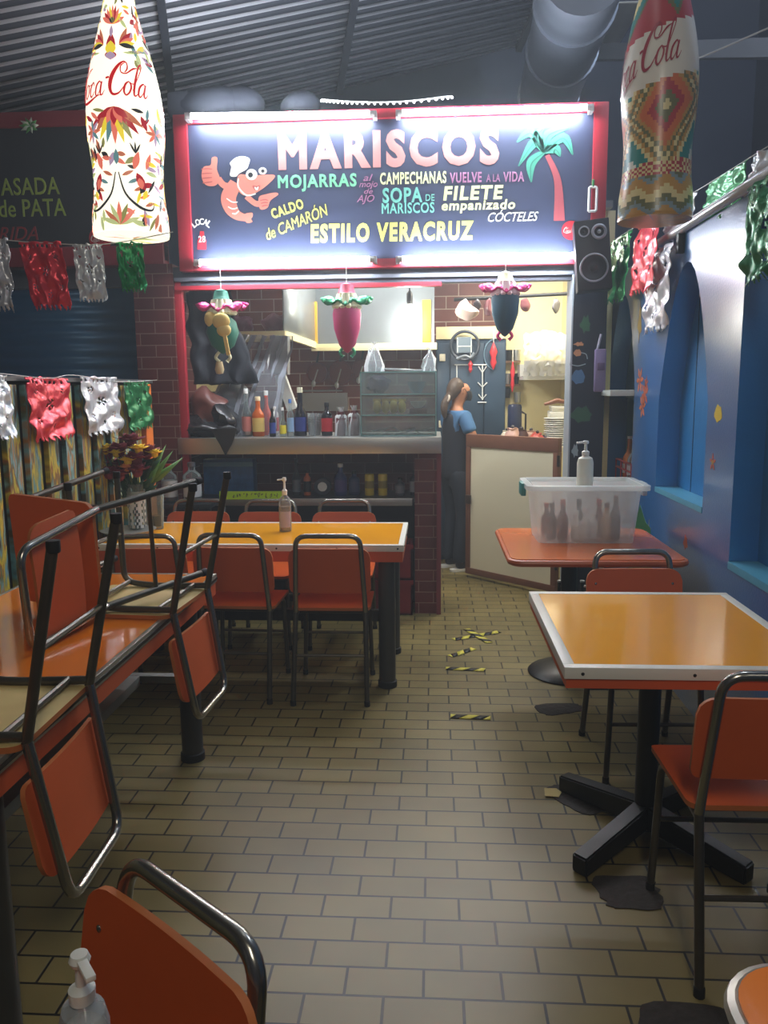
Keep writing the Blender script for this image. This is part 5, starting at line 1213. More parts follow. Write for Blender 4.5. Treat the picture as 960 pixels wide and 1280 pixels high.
# ------------------------------------------------------------------ plastic box, pump bottles, flowers, tape
q0, q1 = onz(668, 681, .75), onz(796, 681, .75)
cx, wb = (q0.x+q1.x)/2+.01, (q1.x-q0.x)
def milky(name, rgb, see=.45):
    m = bpy.data.materials.new(name); m.use_nodes = True; nt = m.node_tree; bs = nt.nodes['Principled BSDF']; out = nt.nodes['Material Output']
    bs.inputs['Base Color'].default_value = (*lin(rgb), 1); bs.inputs['Roughness'].default_value = .3
    tl_ = nt.nodes.new('ShaderNodeBsdfTranslucent'); tl_.inputs[0].default_value = (*lin(rgb), 1); tr = nt.nodes.new('ShaderNodeBsdfTransparent')
    m1 = nt.nodes.new('ShaderNodeMixShader'); m1.inputs[0].default_value = .45; m2 = nt.nodes.new('ShaderNodeMixShader'); m2.inputs[0].default_value = 1-see
    nt.links.new(bs.outputs[0], m1.inputs[1]); nt.links.new(tl_.outputs[0], m1.inputs[2]); nt.links.new(tr.outputs[0], m2.inputs[1]); nt.links.new(m1.outputs[0], m2.inputs[2]); nt.links.new(m2.outputs[0], out.inputs[0]); return m
TUB = milky('milky_plastic', (226, 230, 228), .52)
t = thing('plastic_box', 'translucent plastic storage box full of bottles on the brown orange table', 'box', (cx, 4.06, .752))
wt, hb_ = wb*1.14, .30
def tub(k, z): 
    f = .94+.12*z/.30; return rrect(-wb/2*f, -.17*f, wb/2*f, .17*f, .035, 5)
rings = []
b = MB()
for z in (0, .10, .20, .285): rings.append([b.bm.verts.new((x, y, z)) for x, y in tub(0, z)])
b.bm.faces.new(rings[0][::-1])
for i in range(3):
    for k in range(len(rings[0])): f = b.bm.faces.new((rings[i][k], rings[i][(k+1) % len(rings[0])], rings[i+1][(k+1) % len(rings[0])], rings[i+1][k])); f.smooth = True
b.build('tub', TUB, t)
b = MB(); o1 = rrect(-wb*.53-.005, -.185, wb*.53+.005, .185, .035, 5); o2 = rrect(-wb*.58-.01, -.205, wb*.58+.01, .205, .045, 5)
V = [[b.bm.verts.new((x, y, z)) for x, y in o] for o, z in ((o1, .262), (o2, .262), (o2, .285), (o1, .288))]
for i in range(4):
    for k in range(len(o1)): b.bm.faces.new((V[i][k], V[i][(k+1) % len(o1)], V[(i+1) % 4][(k+1) % len(o1)], V[(i+1) % 4][k]))
b.build('rim', milky('milky_rim', (230, 234, 232), .25), t)
b = MB(); b.box((-wb*.52, -.18, .262), (wb*.52, .18, .268)); b.build('lid', TUB, t)
for sx, nm in ((-1, 'teal_latch'), (1, 'pale_latch')):
    b = MB(); b.box((sx*(wb*.58+.012)-.012, -.06, .22), (sx*(wb*.58+.012)+.012, .06, .284), 0, .005); b.build('latch', plain(nm, (60, 140, 140) if sx < 0 else (190, 200, 200), .4), t)
inb = [(-.145, -.06, 'dark', .17), (-.10, -.09, 'maroon', .19), (-.155, .06, 'maroon', .15), (-.035, -.08, 'white', .13), (.005, -.09, 'white', .15), (.045, -.07, 'white', .13), (.0, .07, 'dark', .17), (.10, -.09, 'amber', .17), (.145, -.07, 'dark', .18), (.17, .05, 'dark', .19), (.095, .06, 'maroon', .17), (-.07, .08, 'white', .15)]
IM = {'dark': DKGLASS, 'maroon': plain('maroon_sauce', (90, 34, 32), .3), 'white': plain('white_salt', (214, 212, 206), .5), 'amber': plain('amber_label', (170, 130, 80), .4)}
WORDS = ['dark bottle at the front left inside the plastic box', 'maroon sauce bottle at the front left inside the plastic box', 'maroon sauce bottle at the back left inside the plastic box', 'white shaker in the front row inside the plastic box, first of three', 'white shaker in the front row inside the plastic box, tallest', 'white shaker in the front row inside the plastic box, beside the amber bottle', 'dark bottle at the back middle inside the plastic box', 'amber labelled bottle at the front inside the plastic box', 'dark bottle at the front right inside the plastic box', 'dark bottle at the back right inside the plastic box', 'maroon bottle behind the amber one inside the plastic box', 'white shaker in the back row inside the plastic box']
for (x, y, k, h), lab in zip(inb, WORDS):
    lathe_thing('bottle', lab, 'bottle', (cx+x*wb/.46, 4.06+y, .758), [('body', bprof(.026, h, .35, .4), IM[k]), ('cap', [(.013, h*.93), (.013, h+.012)], RC if k == 'maroon' else (WC if k == 'white' else BC))], 'bottles inside the plastic box', 12)
def pump(label, loc, h, r, m, pm, rz=0, liquid=None, lab=None, flat=.8):
    t = thing('pump_bottle', label, 'bottle', loc, rz)
    hb = h*.66
    b = MB(); b.lathe([(r*.9, 0), (r, h*.02), (r, hb*.78), (r*.86, hb*.93), (r*.45, hb), (r*.36, hb+h*.02)], (0, 0, 0), 24)
    for v in b.bm.verts: v.co.y *= flat
    bd = b.build('body', m, t)
    b = MB(); b.lathe([(r*.42, hb+h*.02), (r*.44, hb+h*.10), (r*.2, hb+h*.13), (r*.16, h*.94)], (0, 0, 0), 16); b.build('pump_collar', pm, t)
    b = MB(); b.lathe([(r*.3, h*.93), (r*.36, h*.96), (r*.28, h), (.001, h*1.004)], (0, 0, 0), 14); b.obox((0, 0, h*.97), (-r*1.15, 0, h*.955), r*.34, r*.22, 0, (0, 0, 1), .002); b.build('pump_head', pm, t)
    if liquid:
        b = MB(); b.lathe([(r*.86, h*.012), (r*.9, hb*.70), (.001, hb*.71)], (0, 0, 0), 20)
        for v in b.bm.verts: v.co.y *= flat
        b.build('gel', liquid, t)
    if lab:
        b = MB()
        for i in range(9): pass
        b.grid(10, 1, lambda u, v: (r*1.01*math.sin((u-.5)*1.9), -r*flat*1.02*math.cos((u-.5)*1.9), hb*(.12+.45*v))); b.build('label_band', lab, bd)
    return t
wp = plain('white_pump', (232, 232, 226), .35)
p = at(731, 604, 4.06); h = at(731, 550, 4.06).z-(.752+.27)
pump('white pump bottle standing on the plastic box lid', (at(731, 600, 4.02).x, 4.02, .752+.269), h, .042, plain('cream_white_bottle', (226, 226, 212), .35), wp, PI*.1)
p = onz(357, 664, .75); h = at(357, 597, p.y).z-.75
pump('clear sanitiser pump bottle with small label on the yellow table', (p.x, p.y, .751), h, .033, CLEARP, wp, .2, glassy('hand_gel', (214, 196, 180), .3), plain('purple_white_label', (176, 166, 190), .5))
p = onz(99, 1192, .921); p.z = .751
pump('clear pump bottle at the lower left corner, by the nearest chair', p, .17, .032, CLEARP, glassy('frosted_pump', (226, 228, 222), .6, .3), 2.3, glassy('clear_gel', (222, 226, 220), .25))
# flower vases on the far yellow table
p = onz(172, 664, .75)
t = thing('flower_vase', 'glass vase of dark red and yellow flowers at the fence end of the yellow table', 'vase', (p.x, p.y+.02, .751))
b = MB(); b.lathe([(.05, 0), (.052, .01), (.048, .12), (.058, .26), (.054, .26), (.044, .12), (.044, .02), (.001, .02)], (0, 0, 0), 24, cap=False); b.build('vase_glass', CLEAR, t)
b = MB(); b.grid(16, 12, lambda u, v: (.0535*math.cos(PI+PI*u*.9), .0535*math.sin(PI+PI*u*.9), .02+.2*v), 0, keep=lambda u, v: math.sin(u*40)*math.sin(v*36) > -.35); b.build('lace_paper', plain('lace_paper', (214, 212, 206), .6), t)
random.seed(11)
WINE, YELF, GLEAF, PEACH = plain('wine_petals', (110, 16, 36), .6, var=.3, vscale=40), plain('yellow_petals', (236, 200, 40), .55), plain('dark_leaf_green', (34, 74, 42), .5, var=.3), plain('peach_petals', (224, 140, 80), .55)
def bloom(c, r, m, nm):
    b = MB()
    for ring, (n_, k, tilt) in enumerate(((7, 1.0, .35), (6, .75, .8), (4, .5, 1.2))):
        for i in range(n_):
            a = 2*PI*i/n_+ring*.5; d = Vector((math.cos(a)*math.cos(tilt), math.sin(a)*math.cos(tilt), math.sin(tilt))); s_ = Vector((-math.sin(a), math.cos(a), 0))
            A_ = Vector(c); pts = [A_, A_+d*r*.6*k+s_*r*.35, A_+d*r*k, A_+d*r*.6*k-s_*r*.35]; b.quad(pts)
    b.ball(c, r*.35, 0, 8); return b.build(nm, m, t, solid=.002)
spots = [((-.15, .0, .36), .06, WINE), ((-.03, -.05, .42), .06, WINE), ((.08, .02, .40), .06, WINE), ((-.08, -.07, .30), .055, WINE), ((.06, -.07, .31), .055, WINE), ((-.02, -.09, .29), .05, WINE), ((-.10, -.03, .40), .060, WINE), ((.0, .03, .46), .062, WINE), ((.05, -.05, .37), .062, WINE), ((-.06, .04, .33), .055, WINE), ((.02, -.02, .33), .05, WINE), ((-.17, -.03, .385), .042, YELF), ((-.10, -.06, .425), .045, YELF), ((-.04, -.07, .405), .034, YELF), ((.02, -.08, .365), .038, YELF), ((.07, -.06, .425), .040, YELF), ((.135, -.02, .40), .034, YELF), ((.015, -.09, .33), .032, PEACH), ((-.13, -.05, .345), .04, WINE)]
for c, r, m in spots:
    c = (c[0]*1.1-.03, c[1], c[2]+.02); r *= 1.55
    h_ = bloom(c, r, m, 'flower_head')
    b = MB(); b.tube(smooth([tuple(c), (c[0]*.6, c[1]*.6, .28), (c[0]*.15, c[1]*.15, .1), (c[0]*-.1, 0, .03)], 4), .003, 5); b.build('stem', GLEAF, t)
def leaf(b, a, tip, w_):
    a = Vector(a); tip = Vector(tip); d = tip-a; s_ = d.cross(Vector((.3, 1, .2))).normalized()*w_
    P = [a, a+d*.35+s_, tip, a+d*.35-s_]; mid = a+d*.35+Vector((0, -.008, .008))
    b.quad([P[0], P[1], P[2], mid]); b.quad([P[0], mid, P[2], P[3]])
for k in range(40):
    a = random.uniform(0, 2*PI); r = random.uniform(.06, .15); z = random.uniform(.24, .40)
    b = MB(); leaf(b, (r*.3*math.cos(a), r*.3*math.sin(a), z-.05), (r*math.cos(a), r*.7*math.sin(a), z+.02), .022); b.build('leaf', GLEAF, t, solid=.001)
LLEAF = plain('light_leaf_green', (96, 140, 60), .5)
for tip in ((.22, -.02, .44), (.26, .03, .40), (.17, .02, .47), (.14, -.03, .36)):
    b = MB(); leaf(b, (.05, 0, .24), tip, .022); b.build('leaf', LLEAF, t, solid=.001)
p = onz(197, 661, .75)
lathe_thing('glass', 'tall glass with dark drink beside the flower vase', 'glass', (p.x, p.y, .751), [('glass', [(.032, 0), (.034, .01), (.042, .19), (.039, .19), (.031, .012), (.001, .012)], CLEAR), ('drink', [(.030, .013), (.033, .075), (.001, .076)], plain('dark_drink', (50, 30, 26), .2))])
p = onz(128, 664, .75)
o = MB(); o.lathe([(.001, 0), (.09, .0), (.14, .025), (.145, .03), (.135, .03), (.09, .008), (.001, .008)], (0, 0, 0), 30, cap=False); o = o.build('tray', plain('grey_tray', (150, 150, 146), .35, metal=.4)); o.location = (-1.62, 4.10, .752); tag(o, 'round grey tray on the yellow table beside the flower vase', 'tray')
# hazard tape strips on the floor
def tape(label, a, c, wd=.045):
    A, B = onz(*a, 0), onz(*c, 0); d = B-A; L_ = d.length
    t = thing('hazard_tape', label, 'tape', (A+B)/2, math.atan2(d.y, d.x))
    b = MB(); n = int(L_/.012)
    pitch = .055; k = 0; mats = [mat('tape_yellow', (206, 196, 70), .5), mat('tape_black', (24, 24, 22), .5)]
    def stripe(x0, x1, mi):
        sh = wd*.9
        pts = [(x0-sh/2, -wd/2), (x1-sh/2, -wd/2), (x1+sh/2, wd/2), (x0+sh/2, wd/2)]
        pts = [(min(max(x, -L_/2), L_/2), y) for x, y in pts]
        if pts[1][0]-pts[0][0] < 1e-4 and pts[2][0]-pts[3][0] < 1e-4: return
        b.quad([(x, y, .0035) for x, y in pts], mi)
    x = -L_/2-.05
    while x < L_/2+.05: stripe(x, x+pitch, k % 2); x += pitch; k += 1
    bmesh.ops.dissolve_degenerate(b.bm, dist=1e-5, edges=b.bm.edges[:])
    b.build('strip', mats, t, solid=.001); return t
tape('yellow and black tape strip on the floor, nearest the camera', (563, 896), (613, 898)); tape('yellow and black tape strip on the floor, second nearest', (557, 836), (607, 838)); tape('slanting yellow and black tape strip just before the tape cross', (563, 821), (592, 811)); tape('yellow and black tape strip, flat arm of the cross on the floor', (567, 800), (624, 790)); t = tape('yellow and black tape strip, steep arm of the cross on the floor', (583, 787), (612, 804)); t.location.z = .0015
p = onz(690, 991, .004); b = MB(); b.prism([(-.03, -.03), (.02, -.035), (.035, .0), (.02, .03), (-.025, .028)], lambda u, v, s_: (u, v, .012+.3*abs(u)*.2-s_), .002); o = b.build('paper_scrap', plain('yellowed_paper', (170, 150, 90), .7)); o.location = (p.x, p.y, -.006); tag(o, 'yellowish paper scrap on the floor by the pedestal foot', 'paper')

# ------------------------------------------------------------------ foil paper flags
def foil(n, rgb, dark=1.0): return mat('foil_'+n, rgb, .28, .35, bump=.4, bscale=34, var=.25, vscale=14)
FR, FG, FS, FW, FGd = foil('red', (228, 60, 76)), foil('green', (30, 150, 84)), foil('silver', (206, 208, 214)), foil('white', (226, 232, 244)), foil('deep_green', (20, 110, 62))
def flag(label, a, c, dep, m, seed, group, hole=True, pleat=.012, out=Vector((0, -1, 0)), lean=.0, slant=0.0):
    """hangs from the line a-c, dep metres deep"""
    a, c = Vector(a), Vector(c); o0 = (a+c)/2; t_ = c-a; W = t_.length; td = t_.normalized()
    b = MB(); nu, nv = 40, 44
    def fn(u, v):
        edge = .06*math.sin(u*PI*7)*0
        z = -dep*v*(1-.0*u); bend = Vector((noise.noise(Vector((u*4+seed, v*4, seed))), noise.noise(Vector((u*7, v*7+seed, 2))), 0))
        return td*((u-.5)*W*(1-.12*v*v)+slant*v)+Vector((0, 0, z))+out*(pleat*(2.2*bend.x*.6+1.0*bend.y)+lean*v+.01*math.sin(v*17+u*6+seed)*v)+Vector((0, 0, .008*bend.y))
    def keep(u, v):
        if v > .9 and (abs(((u*8) % 1)-.5) > .5*(1-(v-.9)/.1)+.05): return False       # scalloped fringe
        if not hole: return True
        for (cu_, cv_, r_) in ((.5, .42, .10), (.2, .22, .05), (.8, .22, .05), (.2, .65, .05), (.8, .65, .05), (.5, .78, .05)):
            d = math.hypot(u-cu_, (v-cv_)*1.1); 
            if d < r_ and math.sin(math.atan2(v-cv_, u-cu_)*5+seed) > .1: return False
        if .05 < v < .09 and math.sin(u*60) > .3: return False
        return True
    b.grid(nu, nv, fn, 0, keep)
    o = b.build('paper_flag', m, solid=.0008, angle=80); o.location = o0; return tag(o, label, 'flag', group)
def cordline(label, pts, r=.0022):
    P = smooth([tuple(p) for p in pts], 8); o0 = Vector(P[0])
    b = MB(); b.tube([Vector(p)-o0 for p in P], r, 6); o = b.build('bunting_string', plain('pale_string', (206, 206, 202), .6)); o.location = o0; return tag(o, label, 'string')
G1 = 'foil flags on the high string at the left'
YF = 3.5
cordline('thin white string of the high flags running behind the lit bottle foot', [at(x, y, YF) for x, y in ((-70, 286), (0, 299), (60, 304), (118, 306), (160, 301), (216, 290))])
for lab, x0, x1, yt, yb, m, sd, sl_ in (('silver foil flag cut by the frame on the high left string', -30, 10, 298, 390, FS, 1, .02), ('crinkled red foil flag on the high left string', 23, 76, 302, 388, FR, 2, .05), ('white and silver foil flag on the high left string', 90, 128, 305, 378, FW, 3, .02), ('narrow green foil flag under the lit bottle foot', 144, 178, 303, 366, FG, 4, .02)):
    a, c = at(x0, yt, YF), at(x1, yt, YF); flag(lab, a, c, a.z-at(x0, yb, YF).z, m, sd, G1, True, .014, Vector((0, -1, 0)), .02, sl_)
G2 = 'foil flags pinned along the slat fence'
XF = FX+.022
cordline('thin string of the low flags along the fence top', [onx(x, y, XF+.004) for x, y in ((-60, 466), (0, 467), (60, 473), (92, 469), (150, 477), (196, 475))])
for lab, x0, x1, yt, yb, m, sd in (('pale green white foil flag on the fence, cut by the frame', -40, 9, 468, 552, FW, 5), ('shiny red foil flag on the fence', 30, 84, 472, 552, FR, 6), ('silver foil flag on the fence over the flowers', 100, 146, 471, 544, FS, 7), ('dark green foil flag at the fence end by the orange post', 154, 186, 477, 538, FGd, 8)):
    a, c = onx(x0, yt, XF), onx(x1, yt, XF); a.z = c.z = (a.z+c.z)/2; mid = onx((x0+x1)/2, yb, XF); flag(lab, a, c, a.z-mid.z, m, sd, G2, True, .010, Vector((1, 0, 0)), .025)
G3 = 'foil flags on the string over the blue wall'
XR = WX+.045
cordline('thin string of flags rising over the blue wall', [onx(766, 301, WX-.075), onx(826, 264, WX-.07)]+[onx(x, y, XR) for x, y in ((836, 258), (880, 233), (960, 183), (1000, 160))])
for lab, x0, x1, yt0, yt1, dep, m, sd in (('green foil flag on the wall string, furthest, over the dark arch', 764, 790, 302, 286, .40, FG, 9), ('red foil flag on the wall string beside the patterned bottle', 796, 826, 283, 265, .38, FR, 10), ('silver foil flag on the wall string, over the bright arch', 836, 872, 259, 237, .20, FS, 11), ('green foil flag on the wall string above the conduit', 886, 936, 230, 199, .20, FG, 12), ('grey foil flag with red ring on the wall string at the frame edge', 943, 985, 195, 169, .20, FS, 13)):
    X_ = WX-.075 if x0 < 830 else XR; a, c = onx(x0, yt0, X_), onx(x1, yt1, X_); z_ = (a.z+c.z)/2; flag(lab, a, c, dep, m, sd, G3, dep > .3, .014, Vector((-1, 0, 0)), .03)
a, c = onx(810, 302, WX-.05), onx(842, 300, WX-.05); a.z = c.z = 2.2; flag('large silver foil flag against the blue wall between the two arches', a, c, .42, FS, 21, G3, True, .02, Vector((-1, 0, 0)), .02)
a, c = onx(936, 240, WX-.05), onx(985, 232, WX-.05); a.z = c.z = 2.225; flag('dark green foil flag hanging from the conduit at the frame edge', a, c, .36, FGd, 14, G3, True, .02, Vector((-1, 0, 0)), .01)
b = MB(); p = onx(766, 302, WX-.075); b.tube([p, (WX, 5.72, 2.18)], .003, 6); o = b.build('bunting_string', plain('pale_string', (206, 206, 202), .6)); tag(o, 'short string end tied to the far corner of the blue wall', 'string')

# ------------------------------------------------------------------ giant hanging bottles
def bottle_profile(scale):
    """(radius, z) from the base up, in units of the widest radius; contour bottle"""
    return smooth([(.02, .0), (.92, .0), (1.0, .03), (1.02, .14), (1.0, .55), (.95, .9), (.925, 1.2), (.925, 1.75), (.96, 2.1), (1.0, 2.45), (1.02, 2.9), (1.01, 3.3), (.97, 3.7), (.91, 4.05), (.82, 4.45), (.71, 4.85), (.58, 5.3), (.47, 5.7), (.40, 6.05), (.36, 6.5), (.36, 6.8), (.42, 6.85), (.42, 7.15), (.34, 7.3), (.02, 7.32)], 5)
def r_at(prof, z):
    best = prof[0][0]
    for (r0, z0), (r1, z1) in zip(prof, prof[1:]):
        if z0 <= z <= z1 and z1 > z0: return r0+(r1-r0)*(z-z0)/(z1-z0)
    return best
def giant_bottle(label, px, ybot, Y, R, kind):
    p = at(px, ybot, Y); face = math.atan2(-Y, -p.x)+PI/2      # turn so that u=0 looks down the aisle
    t = thing('hanging_bottle', label, 'decoration', p, face)
    prof = [(r*R, z*R*(1.17 if kind else 1.0)) for r, z in bottle_profile(1)]
    def sm(u, z, lift):    # u in metres of arc from the front
        r = r_at(prof, z)+lift; a = -PI/2+u/max(R*.8, r_at(prof, z)); return (r*math.cos(a), r*math.sin(a)*1.0, z)
    return t, prof, sm
RB = .158
t, prof, sm = giant_bottle('lit white hanging bottle covered in folk flower painting', 165, 297, 3.6, RB, 0)
LIT = 1.9
def litmat(n, rgb, k=1.0):
    m = mat('lit_'+n, rgb, .35, emit=k*LIT, var=.03); return m
b = MB(); b.lathe(prof, (0, 0, 0), 56, 0); b.build('bottle_skin', litmat('ivory', (255, 248, 226), .62), t)
LM = [litmat(n, c, .42) for n, c in (('crimson', (170, 34, 46)), ('salmon', (232, 120, 100)), ('yellow', (240, 214, 60)), ('grey_teal', (96, 136, 140)), ('olive', (140, 140, 80)), ('dark', (40, 40, 40)), ('mauve', (176, 150, 176)), ('rust', (190, 110, 80)), ('pale_green', (190, 200, 140)))]
b = MB()
LIFT = .0022
def petal(u, z, ang, ln, wd, mi, lift=LIFT):
    ca, sa = math.cos(ang), math.sin(ang); rows = []; n_ = 6
    for k in range(n_+1):
        f_ = k/n_; x = ln*f_; h_ = wd*.5*math.sin(PI*min(1, f_**.8))*(.62+.38*f_)+.0006
        rows.append([b.bm.verts.new(sm(u+x*ca-y*sa, z+x*sa+y*ca, lift)) for y in (-h_, 0, h_)])
    for k in range(n_):
        for q in (0, 1):
            f = b.bm.faces.new((rows[k][q], rows[k+1][q], rows[k+1][q+1], rows[k][q+1])); f.material_index = mi
def fan(u, z, n, a0, a1, ln, wd, cols, lift=LIFT):
    for k in range(n): petal(u, z, a0+(a1-a0)*k/(n-1), ln*(1-.12*abs(k-(n-1)/2)/n), wd, cols[k % len(cols)], lift+.0002*k)
def zz(py): return at(165, py, 3.6).z-t.location.z
def uu(px, py=200): return (px-163)*.00378
u0 = uu(151)
fan(u0, zz(42), 9, .15*PI, .85*PI, .085, .024, [1, 2, 1, 0]); fan(u0, zz(41), 5, .3*PI, .7*PI, .03, .012, [5, 4], LIFT+.002)
# bird with spread wings
for s_ in (-1, 1):
    for k in range(5): petal(u0+s_*.035, zz(70), PI/2-s_*(.5+.28*k), .09-.006*k, .026, [7, 0, 1, 2, 5][k], LIFT+.0004*k)
    for k in range(4): petal(u0+s_*(.05+.02*k), zz(80-2*k), PI/2-s_*(1.5), .05, .012, [8, 4, 6, 3][k])
petal(u0, zz(85), PI/2, .10, .05, 0, LIFT+.002); petal(u0, zz(84), PI/2, .06, .055, 2, LIFT+.003); petal(u0, zz(60), PI/2, .05, .022, 6, LIFT+.003); petal(u0, zz(78), -PI/2, .04, .06, 0, LIFT+.002); petal(u0, zz(80), -PI/2, .035, .05, 6, LIFT+.004)
# big fan below the name
fan(u0, zz(149), 9, 1.18*PI, 1.82*PI, .145, .034, [0, 7, 2, 3, 1, 2, 4, 0, 7]); fan(u0, zz(150), 5, 1.2*PI, 1.8*PI, .07, .035, [0, 1], LIFT+.003)
for s_, cx_ in ((1, uu(197)), (-1, uu(122))): fan(cx_, zz(176), 8, 0, 1.75*PI, .05, .018, [1, 6, 3, 1, 7])
# pair of birds and fern arcs
for s_ in (-1, 1):
    bu = u0+s_*.068
    petal(bu, zz(222), PI/2-s_*.3, .075, .034, 1, LIFT+.001); petal(bu+s_*.01, zz(226), -PI/2+s_*.45, .075, .042, 0, LIFT+.0015); petal(bu+s_*.02, zz(232), -PI/2+s_*.2, .045, .034, 1, LIFT+.002); petal(bu+s_*.045, zz(238), -PI/2-s_*.5, .05, .03, 5, LIFT+.001); petal(bu+s_*.05, zz(246), -PI/2-s_*.4, .045, .024, 2, LIFT+.0018)
    for k in range(3): petal(bu+s_*.01, zz(203), PI/2+(k-1)*.5, .045, .009, 5)
    for k in range(3): petal(bu+s_*.05, zz(212+k*6), -s_*.1+(0 if s_ > 0 else PI), .06, .022, [2, 6, 8][k])
    for k in range(5): petal(u0+s_*(.02+.022*k), zz(230+9*k), (.25*PI if s_ > 0 else .75*PI)-s_*.35, .05, .018, [7, 3, 7, 1, 7][k])
    P = smooth([(u0+s_*.006, zz(226), .004), (u0+s_*.03, zz(252), .008), (u0+s_*.085, zz(268), .012), (u0+s_*.135, zz(270), .008), (u0+s_*.15, zz(262), .003)], 6)
    b.ribbon([(q[0], q[1]) for q in P], [max(.003, q[2]) for q in P], lambda u, v, l: sm(u, v, l), 5, LIFT+.002)
petal(u0, zz(217), PI/2, .06, .028, 3, LIFT+.001)
fan(u0, zz(290), 7, .12*PI, .88*PI, .095, .024, [8, 1, 4, 1, 8, 7])
random.seed(5)
busy = [(u0, zz(30), .085), (u0, zz(74), .085), (u0, zz(168), .09), (u0, zz(240), .10), (u0, zz(280), .06), (uu(197), zz(176), .04), (uu(122), zz(176), .04)]
for k in range(520):
    u = random.uniform(-.42, .42); z = random.uniform(.02, 1.02)
    if zz(141) < z < zz(88): continue
    if any(math.hypot(u-a_, z-c_) < r_ for a_, c_, r_ in busy): continue
    petal(u, z, random.uniform(0, 2*PI), random.uniform(.035, .075), random.uniform(.014, .028), random.choice([0, 1, 2, 3, 4, 5, 6, 7, 8]))
b.build('flower_pattern', LM, t)
b = MB(); k_ = .098; script_logo(b, lambda u, v, l: sm((u-3.0)*.064-.072, zz(134)+v*.088, .004)); b.build('script_lettering', litmat('logo_red', (206, 26, 34), .35), t)
b = MB(); b.tube([(0, 0, 7.3*RB), (0, 0, 7.3*RB+1.4)], .004, 6); b.build('hanging_wire', BLACKM, t)

t, prof, sm = giant_bottle('unlit hanging bottle in geometric beadwork pattern with white name band', 818, 277, 3.6, RB*.94, 1)
def zz(py): return at(818, py, 3.6).z-t.location.z
BEAD = [plain('bead_white', (222, 220, 210), .25), plain('bead_orange', (206, 112, 66), .3), plain('bead_teal', (44, 132, 128), .3), plain('bead_olive', (110, 112, 74), .3), plain('bead_red', (176, 58, 66), .3), plain('bead_cream', (220, 206, 150), .3), plain('bead_grey_blue', (130, 150, 158), .3), plain('bead_ochre', (190, 146, 76), .3)]
zb0, zb1 = zz(116), zz(48)
def bead(u, z):
    z0_ = z; z = z-.30*u*max(0., min(1., (z-.1)/.3))
    if zb0 < z < zb1: return 0
    if z > zb1:      # neck: big diamonds
        a = abs(((u+.05) % .24)-.12)/.12; q = abs(((z-zb1) % .34)-.17)/.17; s_ = a+q
        return 5 if s_ < .35 else (2 if s_ < .75 else (3 if s_ < .9 else 4))
    if z < zz(228):    # zigzag bands at the base
        d = (z+.5*abs(((u+.02) % .12)-.06)*1.4) % .12
        return 7 if d < .04 else (6 if d < .06 else (3 if d < .085 else 5))
    if z < zz(212): return 5 if int(u/.012) % 2 == int(z/.012) % 2 else 4
    # diamonds between crossing bands
    a = abs(((u+.12) % .30)-.15)/.15; q = abs(((z-zz(212)) % .40)-.20)/.20; s_ = a+q
    if abs(s_-1) < .06: return 5 if int(z/.012) % 2 else 7
    if abs(s_-1) < .16: return 3
    if abs(s_-1) < .26: return 7
    if s_ < 1:
        return 5 if s_ < .12 else (3 if s_ < .32 else (4 if s_ < .5 else 1))
    s2 = 2-s_; return 0 if s2 < .2 else (2 if s2 < .62 else 5)
N = 120; prof2 = []
for (r0, z0), (r1, z1) in zip(prof, prof[1:]):
    m_ = max(1, int((z1-z0)/.012)); prof2 += [(r0+(r1-r0)*i/m_, z0+(z1-z0)*i/m_) for i in range(m_)]
prof2.append(prof[-1])
def mf(i, k):
    a = 2*PI*(k+.5)/N+PI/2; a = (a+PI) % (2*PI)-PI
    return bead(a*RB*.9, (prof2[i][1]+prof2[i+1][1])/2)
b = MB(); b.lathe(prof2, (0, 0, 0), N, 5, mfun=mf); b.build('bottle_skin', BEAD, t)
b = MB(); k_ = .092; script_logo(b, lambda u, v, l: sm((u-3.0)*.060-.086, zz(96)+v*.105+.30*((u-3.0)*.060-.086), .004)); b.build('script_lettering', plain('logo_wine', (156, 40, 58), .3), t)
b = MB(); b.tube([(0, 0, 8*RB), (0, 0, 8*RB+1.3)], .004, 6); b.build('hanging_wire', BLACKM, t)
# small green ornament hung on the neighbouring sign
p = at(38, 158, SY-.05); t = thing('green_rosette', 'small green and white rosette pinned on the neighbouring sign frame', 'ornament', p)
for k in range(10):
    b = MB(); a = 2*PI*k/10; leaf(b, (0, 0, 0), (.065*math.cos(a), -.02, .05*math.sin(a)), .016); b.build('petal', plain('rosette_green', (90, 160, 80)) if k % 2 else plain('rosette_white', (206, 216, 196)), t, solid=.002)

# ------------------------------------------------------------------ the person in the kitchen
def skin(name, verts, edges, radii, m, parent, root=0, sub=2, post=None):
    me = bpy.data.meshes.new(name); me.from_pydata([Vector(v) for v in verts], edges, []); o = bpy.data.objects.new(name, me); C.objects.link(o)
    sk = o.modifiers.new('skin', 'SKIN'); sk.use_smooth_shade = True
    for i, r in enumerate(radii):
        q = me.skin_vertices[0].data[i]; q.radius = r if isinstance(r, tuple) else (r, r); q.use_root = (i == root)
    sb = o.modifiers.new('sub', 'SUBSURF'); sb.levels = sub; sb.render_levels = sub
    bpy.context.view_layer.update()
    nm = bpy.data.meshes.new_from_object(o.evaluated_get(bpy.context.evaluated_depsgraph_get()))
    bpy.data.objects.remove(o); bpy.data.meshes.remove(me); nm.name = name
    if post: 
        for v in nm.vertices: v.co = post(v.co)
    for p in nm.polygons: p.use_smooth = True
    nm.materials.append(m); r = bpy.data.objects.new(name, nm); C.objects.link(r); r.parent = parent; return r
def chain(V, E_, Rd, pts, start=None):
    prev = start
    for p, r in pts:
        V.append(p); Rd.append(r); i = len(V)-1
        if prev is not None: E_.append((prev, i))
        prev = i
    return prev
